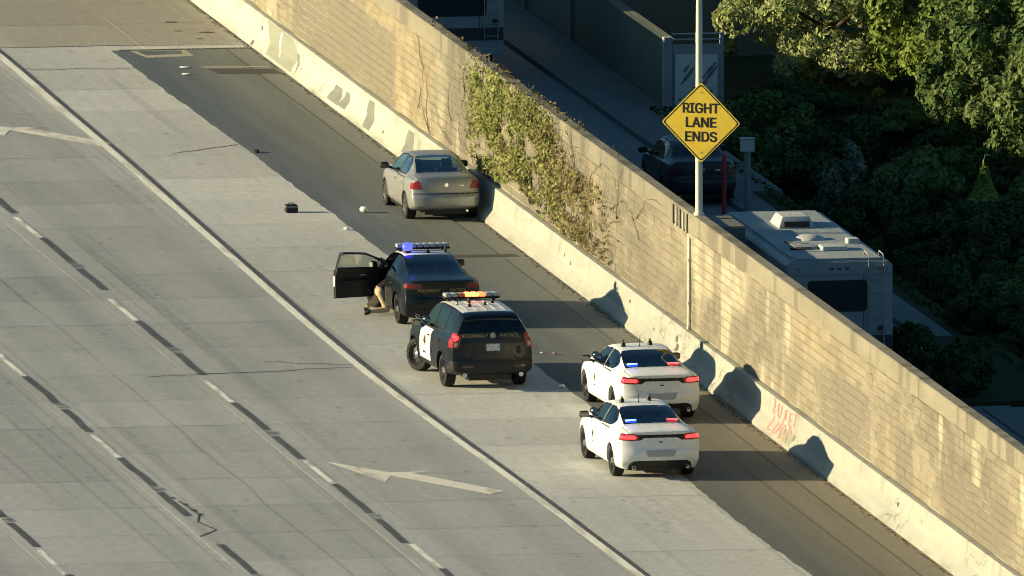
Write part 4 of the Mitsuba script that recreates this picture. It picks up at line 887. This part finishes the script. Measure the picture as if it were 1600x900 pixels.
# ------------------------------------------------------------------ motorhomes in the street
def motorhome(k, X, Y, L=7.6, Wd=2.36, Hh=3.02, win=(-.62, .70, 1.88, 2.55), second=False):
    W = T().translate([X, Y, 0]).rotate([0, 0, 1], 90)
    h = Wd / 2
    shell = px(poly([(-h, .62), (h, .62), (h, Hh - .10), (h - .10, Hh), (-h + .10, Hh), (-h, Hh - .10)], .05), 0, L)
    wy0, wy1, wz0, wz1 = win; wp = poly([(wy0, wz0), (wy1, wz0), (wy1, wz1), (wy0, wz1)], .06)
    shell = shell - px(wp, -.1, .05)
    sw = [(1.0, 2.0, 1.7, 2.3), (3.2, 4.6, 1.6, 2.35), (5.4, 6.2, 1.7, 2.3)]
    for a, b, c, d in sw: shell = shell - box(a, b, -h - .1, -h + .04, c, d) - box(a, b, h - .04, h + .1, c, d)
    for xa in (1.9, L - 1.4): shell = shell - cyl([xa, -2, .40], [xa, 2, .40], .48, seg=32)
    put('body', tm(shell), 'm_rv', k, 30, W)
    put('roof', tm(px(poly([(-h + .06, Hh - .03), (h - .06, Hh - .03), (h - .25, Hh + .06), (-h + .25, Hh + .06)], .02), .06, L - .06)), 'm_rvroof', k, 30, W)
    put('rear_window', tm(px(wp.buffer(-.015), -.006, .02)), 'm_darkglass', k, False, W)
    put('window_seal', tm(px(wp.buffer(.03).difference(wp.buffer(-.012)), -.012, .01)), 'm_trim', k, False, W)
    put('window_bar', tm(bb(-.015, .01, wy0 + .47, wy0 + .51, wz0 + .01, wz1 - .01, .004)), 'm_trim', k, False, W)
    for a, b, c, d in sw:
        for s in (1, -1): put('side_window', tm(box(a + .02, b - .02, s * h - .02 if s > 0 else -h - .004, h + .004 if s > 0 else -h + .02, c + .02, d - .02)), 'm_darkglass', k, False, W)
    put('rear_cap', tm(px(poly([(-h + .02, Hh - .30), (h - .02, Hh - .30), (h - .02, Hh - .08), (h - .14, Hh - .02), (-h + .14, Hh - .02), (-h + .02, Hh - .08)], .02), -.035, .01)), 'm_rv', k, 30, W)
    for yv in (-.95, -.18, 0, .18, .95): put('marker_lamp', tm(rbox(-.06, -.03, yv - .05, yv + .05, Hh - .19, Hh - .145, .012, 6)), 'm_amber' if abs(yv) > .5 else 'm_darklens', k, 30, W)
    put('stripe', tm(px(sg.box(-h + .005, .98, h - .005, 1.30), -.008, .01) + box(.2, L - .2, h - .01, h + .008, .98, 1.3) + box(.2, L - .2, -h - .008, -h + .01, .98, 1.3)), 'm_rvdark', k, False, W)
    for s in (1, -1): put('tail_lamp', tm(rbox(-.03, .0, s * .98 - .08, s * .98 + .08, 1.36, 1.52, .012, 6)), 'm_darklens', k, 30, W)
    put('bumper', tm(bb(-.16, -.02, -h + .05, h - .05, .62, .80, .02)), 'm_rv', k, 30, W)
    lad = put('ladder', cat([tube([(-.10, -.68, .95), (-.10, -.68, Hh - .1), (-.04, -.68, Hh + .14), (.5, -.68, Hh + .16), (.55, -.68, Hh + .04)], .016), tube([(-.10, -1.02, .95), (-.10, -1.02, Hh - .1), (-.04, -1.02, Hh + .14), (.5, -1.02, Hh + .16), (.55, -1.02, Hh + .04)], .016)]), 'm_rv', k, True, W)
    for z in np.arange(1.1, Hh, .3): put('rung', tube([(-.10, -.68, z), (-.10, -1.02, z)], .013), 'm_rv', lad, True, W)
    put('rear_seam', tm(bb(-.012, .01, -.58, -.565, .98, Hh - .31, .003)), 'm_rvdark', k, False, W)
    ac = put('air_conditioner', tm(m3.Manifold.batch_hull([rbox(5.6, 6.8, -.42, .42, Hh + .05, Hh + .12, .03, 8), rbox(5.75, 6.65, -.34, .34, Hh + .05, Hh + .32, .05, 8)])), 'm_palebox', k, 35, W)
    put('intake', tm(bb(5.58, 5.62, -.30, .30, Hh + .09, Hh + .22, .005)), 'm_trim', ac, False, W)
    put('vent_cover', tm(m3.Manifold.sphere(.36, 24).scale([1, 1, .35]).translate([3.6, .05, Hh + .05]) ^ box(0, 9, -2, 2, Hh + .03, 9)), 'm_palebox', k, 35, W)
    put('vent_cover', tm(rbox(1.4, 1.95, -.45, .15, Hh + .04, Hh + .16, .04, 8)), 'm_palebox', k, 35, W)
    put('vent_cover', tm(rbox(1.7, 2.4, .2, .75, Hh + .04, Hh + .13, .04, 8)), 'm_rvroof', k, 35, W)
    put('vent_cover', tm(rbox(2.6, 2.95, -.95, -.65, Hh + .02, Hh + .18, .04, 8)), 'm_palebox', k, 35, W)
    put('antenna_arm', tube([(2.9, .75, Hh + .10), (2.2, .35, Hh + .12)], .025), 'm_trim', k, True, W)
    put('antenna_arm', tube([(1.6, .85, Hh + .10), (1.35, .45, Hh + .14)], .03), 'm_trim', k, True, W)
    put('roof_rail', tube([(.3, h - .2, Hh + .07), (L - .4, h - .2, Hh + .07)], .02), 'm_rv', k, True, W)
    put('chassis', tm(box(.2, L - .1, -.5, .5, .4, .66)), 'm_trim', k, False, W)
    put('windshield', tm(bb(L - .005, L + .01, -1.0, 1.0, 1.5, 2.3, .004)), 'm_darkglass', k, False, W)
    a, b, c = wheel_ply(.40, .245, False)
    for xa in (1.9, L - 1.4):
        for s in (1, -1):
            w = W @ T().translate([xa, s * (h - .15), .40]) @ T().rotate([0, 0, 1], 0 if s > 0 else 180)
            q = put('wheel', b, 'm_rim', k, to=w); put('tyre', a, 'm_rubber', q, to=w)
motorhome(thing('motorhome', 'white motorhome with roof air conditioner parked close behind the wall', 'motorhome'), 4.30, -19.75, L=8.9, Wd=2.48)
motorhome(thing('motorhome', 'pale motorhome at the top edge with one wide dark rear window', 'motorhome'), 5.32, 40.3, win=(-.72, .95, 1.62, 2.40))

# ------------------------------------------------------------------ street furniture, fences, house
k = thing('bollard_post', 'thin red painted post standing in the street beyond the sign', 'post')
put('shaft', tm(cyl([7.30, 12.9, -.01], [7.30, 12.9, 1.42], .055, .055, 16)), 'm_redpost', k, 35); put('cap', tm(cyl([7.30, 12.9, 1.42], [7.30, 12.9, 1.46], .06, .04, 16)), 'm_redpost', k, 35)
k = thing('meter_post', 'grey green post with a pale box on its top beside the trees', 'post')
put('shaft', tm(cyl([7.86, 12.9, 0], [7.86, 12.9, 1.50], .085, .085, 16)), 'm_greypost', k, 35); put('meter_box', tm(bb(7.70, 8.02, 12.8, 13.0, 1.50, 1.80, .015)), 'm_palebox', k); put('box_lid', tm(bb(7.68, 8.04, 12.78, 13.02, 1.805, 1.83, .008)), 'm_galv', k)
# pale block wall along the far pavement, seen to the left of its corner post
GW = thing('garden_wall', 'grey green rendered wall running along the street behind the motorhome', 'wall')
put('render', tm(box(9.40, 9.62, 33.3, 110, -.1, 1.68)), 'm_stucco', GW)
for i in range(20):
    y0 = 33.3 + 3.8 * i
    put('cap_stone', tm(bb(9.36, 9.66, y0 + .01, y0 + 3.79, 1.683, 1.75, .015)), 'm_stucco', GW)
for i in range(4): put('pier', tm(bb(9.30, 9.70, 47.0 + 7 * i, 47.45 + 7 * i, -.1, 1.9, .02)), 'm_house', GW)
FN = thing('board_fence', 'pale horizontal board fence facing the road beside the corner post', 'fence')
put('corner_post', tm(bb(9.28, 9.50, 33.0, 33.25, -.1, 1.85, .015)), 'm_board', FN)
for i in range(6): put('board', tm(bb(9.51, 10.75, 33.02 + RNG.uniform(0, .01), 33.07 + RNG.uniform(0, .012), .06 + .27 * i, .06 + .27 * i + .258, .008)), 'm_board', FN)
for i in range(2): put('post', tm(bb(10.1 + .6 * i, 10.2 + .6 * i, 33.085, 33.185, -.1, 1.95, .01)), 'm_board', FN)
for z in (1.78, 1.92): put('rail', tube([(9.5, 33.1, z), (10.8, 33.1, z)], .022), 'm_galv', FN, True)
SGB = thing('painted_board', 'white sign board with faded slanting grey scrawl fixed to the fence', 'sign')
put('sheet', tm(bb(9.56, 10.62, 32.98, 33.0, .15, 1.42, .005)), 'm_sheet', SGB)
for (x, z, l) in [(9.72, .70, .55), (9.92, .42, .95), (10.02, .35, .55), (10.2, .62, .75), (9.80, 1.02, .25), (10.38, .98, .4), (9.66, .3, .2), (10.3, .3, .35)]:
    d = np.array([.62, .78]); n_ = int(l / .11)
    for j in range(n_):
        c = np.array([x, z]) + d * j * .11; w = RNG.uniform(.02, .045)
        q = sg.LineString([c, c + d * RNG.uniform(.04, .09)]).buffer(w).intersection(sg.box(9.58, .17, 10.60, 1.40))
        if q.area > 1e-4: put('scrawl', tm(py(q, 32.974, 32.979)), 'm_scrawl', SGB)
HS = thing('house', 'pale stuccoed house wall with a dark window behind the board fence', 'house')
hw = box(9.9, 14.5, 44.0, 51, -.1, 5.2)
wn = [(10.9, 11.7, 1.6, 2.7), (12.6, 13.8, 1.5, 2.7)]
for a, b, c, d in wn: hw = hw - box(a, b, 43.9, 44.1, c, d)
put('wall', tm(hw), 'm_house', HS); put('roof', tm(m3.Manifold.hull_points(np.array([[9.4, 43.5, 5.2], [15, 43.5, 5.2], [15, 51.5, 5.2], [9.4, 51.5, 5.2], [12.2, 45.5, 7.2], [12.2, 49.5, 7.2]]))), 'm_rvdark', HS)
for a, b, c, d in wn:
    f = put('window', tm(box(a, b, 44.03, 44.09, c, d) - box(a + .06, b - .06, 44, 44.2, c + .06, d - .06)), 'm_board', HS)
    put('pane', tm(box(a + .06, b - .06, 44.05, 44.07, c + .06, d - .06)), 'm_darkglass', f)
    put('sill', tm(bb(a - .06, b + .06, 43.92, 43.998, c - .07, c - .002, .01)), 'm_board', f)

# ------------------------------------------------------------------ debris
k = thing('dropped_case', 'small black boxy case lying on the pale shoulder', 'case')
put('shell', tm(rbox(-3.02, -2.72, 14.85, 15.1, 0, .19, .03, 8)), 'm_ink', k, 35); put('lid', tm(rbox(-3.03, -2.71, 14.84, 15.11, .135, .16, .012, 8)), 'm_galv', k, 35); put('handle', tube([(-2.95, 14.97, .19), (-2.93, 14.97, .225), (-2.81, 14.97, .225), (-2.79, 14.97, .19)], .012), 'm_ink', k, True)
def litter(name, label, c, x, y, sx, sy, sz, m, seed):
    s = trimesh.creation.icosphere(2, 1.0); v = s.vertices * (1 + .45 * (meshkit.fbm(s.vertices * 2.2 + seed, 3) - .5))[:, None]
    v = v * [sx, sy, sz]; v[:, 2] -= v[:, 2].min(); v += [x, y, .004]
    tag(put(name, trimesh.Trimesh(v, s.faces, process=False), m, smooth=35), label, c)
litter('crumpled_cup', 'crumpled white cup lying on the dark asphalt left of the silver car', 'litter', -1.17, 14.6, .10, .12, .07, 'm_paper', 3)
litter('paper_scrap', 'flat white paper scrap on the asphalt, farther of the far pair', 'litter', -.95, 43.9, .13, .12, .02, 'm_paper', 5)
litter('paper_scrap_001', 'flat white paper scrap on the asphalt, nearer of the far pair', 'litter', -1.13, 42.5, .11, .12, .02, 'm_paper', 7)
litter('paper_scrap_002', 'tiny pale scrap beside the black SUV, left of a pink scrap', 'litter', -1.28, -11.9, .04, .05, .02, 'm_paper', 9)
litter('pink_scrap', 'tiny pinkish scrap on the asphalt right of the black SUV', 'litter', -1.02, -12.1, .045, .05, .025, 'm_graffiti', 11)
litter('paper_scrap_003', 'small pale scrap at the edge of the SUV shadow', 'litter', -1.85, -18.05, .08, .1, .05, 'm_paper', 13)
litter('dark_lump', 'small dark lump on the edge of the asphalt far ahead', 'litter', -1.87, 26.6, .07, .14, .04, 'm_ink', 15)
litter('paper_scrap_004', 'pale scrap at the asphalt edge above the open car door', 'litter', -2.10, 11.4, .07, .09, .03, 'm_paper', 17)

# ------------------------------------------------------------------ plants
def leaves(centres, normals, size, rng, jitter=.6):
    n = len(centres); nr = normals + rng.normal(0, jitter, (n, 3)); nr /= np.linalg.norm(nr, axis=1, keepdims=True)
    a = np.cross(nr, rng.normal(0, 1, (n, 3))); a /= np.linalg.norm(a, axis=1, keepdims=True) + 1e-9; b = np.cross(nr, a)
    s = size * rng.choice([.55, .8, 1.0, 1.5], n, p=[.3, .3, .28, .12])[:, None] * rng.uniform(.8, 1.2, n)[:, None]
    V = np.stack([centres - a * s, centres + b * s * .55 + nr * s * .15, centres + a * s, centres - b * s * .55 + nr * s * .15], 1).reshape(-1, 3)
    i = np.arange(n)[:, None] * 4
    return trimesh.Trimesh(V, np.vstack([i + [0, 1, 2], i + [0, 2, 3]]), process=False)
def crown(c, r, n, size, seed, lumps=40, hollow=.45, zmin=.03, lump_r=.34):
    rng = np.random.default_rng(seed); c, r = np.array(c, float), np.array(r, float)
    d = rng.normal(0, 1, (lumps, 3)); d /= np.linalg.norm(d, axis=1, keepdims=True)
    lc = d * (hollow + (1 - hollow) * rng.uniform(0, 1, (lumps, 1)) ** .6) * .86; lr = lump_r * rng.uniform(.45, 1.25, lumps); out = rng.uniform(0, 1, lumps) < .14; lc[out] *= 1.16; lr[out] *= .6
    w = rng.integers(0, lumps, n); q = rng.normal(0, 1, (n, 3)); q /= np.linalg.norm(q, axis=1, keepdims=True)
    p = lc[w] + q * lr[w][:, None] * rng.uniform(.55, 1.0, (n, 1)) ** .5 * (.75 + .5 * meshkit.noise(q * 2.5 + lc[w] * 3, seed)[:, None])
    P = c + p * r; ok = P[:, 2] > zmin
    return leaves(P[ok], (q + .5 * p + [0, 0, .4])[ok], size, rng)
def tree(name, label, cat_, x, y, z, r, n, size, m, seed, trunk=.14, **kw):
    k = thing(name, label, cat_)
    rng = np.random.default_rng(seed + 99)
    g0 = float(yard_z(x, y)); put('crown', crown((x, y, z), r, n, size, seed, zmin=g0 + .05, **kw), m, k)
    limbs = [tube([(x, y, g0 - .1), (x + .1, y, g0 + (z - g0) * .4), (x + rng.normal(0, .2), y + rng.normal(0, .2), z)], [trunk, trunk * .8, trunk * .5], 8)]
    for j in range(7):
        a = rng.uniform(0, 6.28); u = np.array([math.cos(a), math.sin(a), rng.uniform(.1, .8)]) * np.array(r) * .7; s0 = np.array([x + .05, y, z * rng.uniform(.4, .8)])
        limbs.append(tube([s0, s0 + u * .5 + [0, 0, .1], s0 + u], [trunk * .45, trunk * .3, trunk * .1], 6))
    put('trunk', cat(limbs), 'm_bark', k, True)
TR = dict(lumps=150, lump_r=.16, hollow=.55)
for lab, x, y, z, r, n, sz, m, sd in [
    ('pale olive sunlit tree beside the pole, leftmost of the trees', 14.3, 37.8, 2.3, (3.0, 3.7, 2.7), 34000, .085, 'm_leaf_olive', 11),
    ('yellow green sunlit tree just right of the pale olive one', 17.0, 35.0, 2.0, (2.6, 3.6, 3.2), 30000, .10, 'm_leaf_green', 12),
    ('dark green tree with scattered sunlit leaves behind the conical conifer', 17.5, 28.6, 1.4, (2.8, 3.8, 3.2), 30000, .10, 'm_leaf_dark', 13),
    ('dark leafy tree at the right edge of the frame, partly sunlit', 18.0, 21.4, 1.2, (2.7, 3.9, 3.1), 30000, .10, 'm_leaf_dark', 14),
    ('dark tree deep behind the others along the top edge', 19.3, 41, 2.6, (3.0, 3.6, 3.2), 18000, .13, 'm_leaf_dark', 15)]:
    tree('broadleaf_tree', lab, 'tree', x, y, z, r, n, sz, m, sd, **TR)
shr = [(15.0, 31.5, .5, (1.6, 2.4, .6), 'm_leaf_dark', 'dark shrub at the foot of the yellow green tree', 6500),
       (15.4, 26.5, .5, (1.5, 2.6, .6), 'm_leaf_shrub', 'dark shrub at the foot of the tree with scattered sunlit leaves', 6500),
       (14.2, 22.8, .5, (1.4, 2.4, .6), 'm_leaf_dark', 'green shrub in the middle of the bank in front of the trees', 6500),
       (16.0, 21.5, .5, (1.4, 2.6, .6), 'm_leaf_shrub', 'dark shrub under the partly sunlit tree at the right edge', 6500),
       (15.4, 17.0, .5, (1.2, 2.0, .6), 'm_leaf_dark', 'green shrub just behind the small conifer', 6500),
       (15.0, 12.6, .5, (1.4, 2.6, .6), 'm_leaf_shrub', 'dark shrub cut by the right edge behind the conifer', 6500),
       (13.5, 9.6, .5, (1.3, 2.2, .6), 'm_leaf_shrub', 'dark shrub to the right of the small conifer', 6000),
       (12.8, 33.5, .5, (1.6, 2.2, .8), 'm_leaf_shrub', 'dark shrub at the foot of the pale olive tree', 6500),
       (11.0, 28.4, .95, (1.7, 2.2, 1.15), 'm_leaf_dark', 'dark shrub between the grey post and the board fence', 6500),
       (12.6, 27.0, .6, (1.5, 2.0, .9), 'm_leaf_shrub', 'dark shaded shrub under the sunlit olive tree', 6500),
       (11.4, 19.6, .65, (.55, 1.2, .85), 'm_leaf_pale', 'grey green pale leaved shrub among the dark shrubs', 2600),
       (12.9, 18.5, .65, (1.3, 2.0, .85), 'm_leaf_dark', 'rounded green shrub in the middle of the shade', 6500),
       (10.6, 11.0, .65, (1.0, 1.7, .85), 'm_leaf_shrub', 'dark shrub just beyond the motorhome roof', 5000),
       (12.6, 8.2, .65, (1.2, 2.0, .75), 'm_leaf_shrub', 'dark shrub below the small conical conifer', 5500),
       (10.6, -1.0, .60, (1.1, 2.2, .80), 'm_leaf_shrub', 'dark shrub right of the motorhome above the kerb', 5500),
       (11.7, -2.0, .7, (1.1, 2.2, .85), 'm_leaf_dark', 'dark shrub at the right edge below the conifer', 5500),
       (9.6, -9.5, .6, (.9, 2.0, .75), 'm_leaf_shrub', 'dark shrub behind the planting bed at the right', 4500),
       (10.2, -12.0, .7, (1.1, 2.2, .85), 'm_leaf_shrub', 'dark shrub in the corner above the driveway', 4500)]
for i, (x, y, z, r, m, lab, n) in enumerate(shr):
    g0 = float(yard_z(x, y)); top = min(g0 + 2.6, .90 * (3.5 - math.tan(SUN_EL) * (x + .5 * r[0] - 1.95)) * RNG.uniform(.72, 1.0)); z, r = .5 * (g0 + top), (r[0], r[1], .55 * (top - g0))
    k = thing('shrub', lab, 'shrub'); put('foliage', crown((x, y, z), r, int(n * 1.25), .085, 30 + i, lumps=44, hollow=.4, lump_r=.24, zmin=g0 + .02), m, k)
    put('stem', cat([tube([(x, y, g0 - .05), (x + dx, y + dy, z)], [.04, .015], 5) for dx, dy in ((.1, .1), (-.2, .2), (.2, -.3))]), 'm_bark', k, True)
for (x, y, r, lab) in [(6.88, -21.5, .74, 'round clipped bush standing nearest the driveway'), (6.55, -16.6, .62, 'round clipped bush beside the rear of the motorhome')]:
    k = thing('clipped_bush', lab, 'bush'); put('foliage', crown((x, y, r * .95), (r, r * 1.1, r * .95), 9000, .045, int(x * 100), lumps=150, hollow=.85, lump_r=.2), 'm_leaf_shrub', k)
    put('stem', tube([(x, y, 0), (x, y, r)], [.06, .04], 6), 'm_bark', k, True)
k = thing('conifer', 'small conical green conifer with a curled top shoot', 'conifer')
rng = np.random.default_rng(5); n = 9000; h = rng.uniform(0, 1, n) ** .8; th = rng.uniform(0, 6.28, n); rad = .80 * np.minimum(1.15 * (1 - h), .9) * rng.uniform(.6, 1.15, n)
P_ = np.stack([13.9 + rad * np.cos(th), 14.4 + rad * np.sin(th), -1.40 + 2.2 * h], 1)
put('foliage', leaves(P_, np.stack([np.cos(th), np.sin(th), .6 + 0 * th], 1), .07, rng), 'm_leaf_green', k)
put('top_shoot', tube([(13.9, 14.4, .6), (13.88, 14.4, .95), (13.92, 14.4, 1.10), (14.03, 14.4, 1.12)], [.03, .025, .02, .012], 6), 'm_leaf_olive', k, True)
put('stem', tube([(13.9, 14.4, -1.45), (13.9, 14.4, .6)], [.06, .02], 6), 'm_bark', k, True)
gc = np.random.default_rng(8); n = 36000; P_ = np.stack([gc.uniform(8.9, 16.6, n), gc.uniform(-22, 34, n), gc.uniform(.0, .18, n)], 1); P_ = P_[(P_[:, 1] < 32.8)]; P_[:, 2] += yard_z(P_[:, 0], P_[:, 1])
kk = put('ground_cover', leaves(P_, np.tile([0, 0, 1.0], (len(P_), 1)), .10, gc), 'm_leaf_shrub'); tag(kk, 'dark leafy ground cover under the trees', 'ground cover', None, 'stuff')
# creeper on the wall
IV = thing('creeper', 'green creeper hanging on the block wall above the silver sedan', 'creeper')
rng = np.random.default_rng(21); n = 85000
y = rng.uniform(-9, 24, n); z = rng.uniform(.75, 3.55, n)
def env(y, z):
    rag = .55 * meshkit.noise(np.stack([y * .9, 0 * y, 0 * y + 4], 1), 3)
    a = np.exp(-((y - 13.4) / 1.9) ** 2) * (z > .88 + rag) * 1.1
    b = np.exp(-((y - 8.2) / 3.3) ** 2) * (z > 1.0 + 1.3 * rag) * .95
    c_ = .30 * np.exp(-((y - 1.5) / 3.0) ** 2) * (z > .9) * (z < 2.6)
    return np.maximum(np.maximum(a, b), c_) * np.clip((3.50 - z) * 1.4 + .25, 0, 1)
dens = env(y, z) * np.clip(2.4 * (meshkit.fbm(np.stack([y * .55, z * 1.3, 0 * y], 1), 4) - .30) + .1, 0, 1.3)
ok = rng.uniform(0, .62, n) < dens; y, z = y[ok], z[ok]; d_ = np.minimum(dens[ok], 1)
P_ = np.stack([1.775 - rng.uniform(.01, .07 + .22 * d_), y, z], 1)
dry = rng.uniform(0, 1, len(y)) < np.clip(.12 + .06 * (11 - y), .10, .9)
nl = np.tile([-1, -.15, .35], (len(y), 1)).astype(float)
put('foliage', leaves(P_[~dry], nl[~dry], .062, rng, .7), 'm_leaf_ivy', IV); put('dry_leaves', leaves(P_[dry], nl[dry], .06, rng, .6), 'm_leaf_dry', IV)
vt = []
for j in range(55):
    y0 = rng.choice([rng.normal(15, 4), rng.normal(1, 4), rng.uniform(-9, 20)], p=[.4, .5, .1]); z0 = rng.uniform(.85, 2.6); q = [(1.755, y0, z0)]; a = rng.uniform(.4, 2.7)
    for s in range(rng.integers(5, 12)):
        a += rng.normal(0, .35); y0 += .28 * math.cos(a) * 1.6; z0 += .2 * math.sin(a)
        if not .83 < z0 < 3.45: break
        q.append((1.755 - rng.uniform(0, .03), y0, z0))
    if len(q) > 2: vt.append(tube(q, np.linspace(.012, .004, len(q)), 5))
put('vine', cat(vt), 'm_vine', IV, True)
top = []
for j in range(260):
    y0 = rng.normal(10, 7); top.append([rng.uniform(1.80, 2.06), y0, 3.50 + rng.uniform(0, .13)])
kk = put('top_growth', leaves(np.array(top), np.tile([-.3, 0, 1.0], (260, 1)), .06, rng, .8), 'm_leaf_dry', IV); labels[kk] = {'kind': 'stuff'}
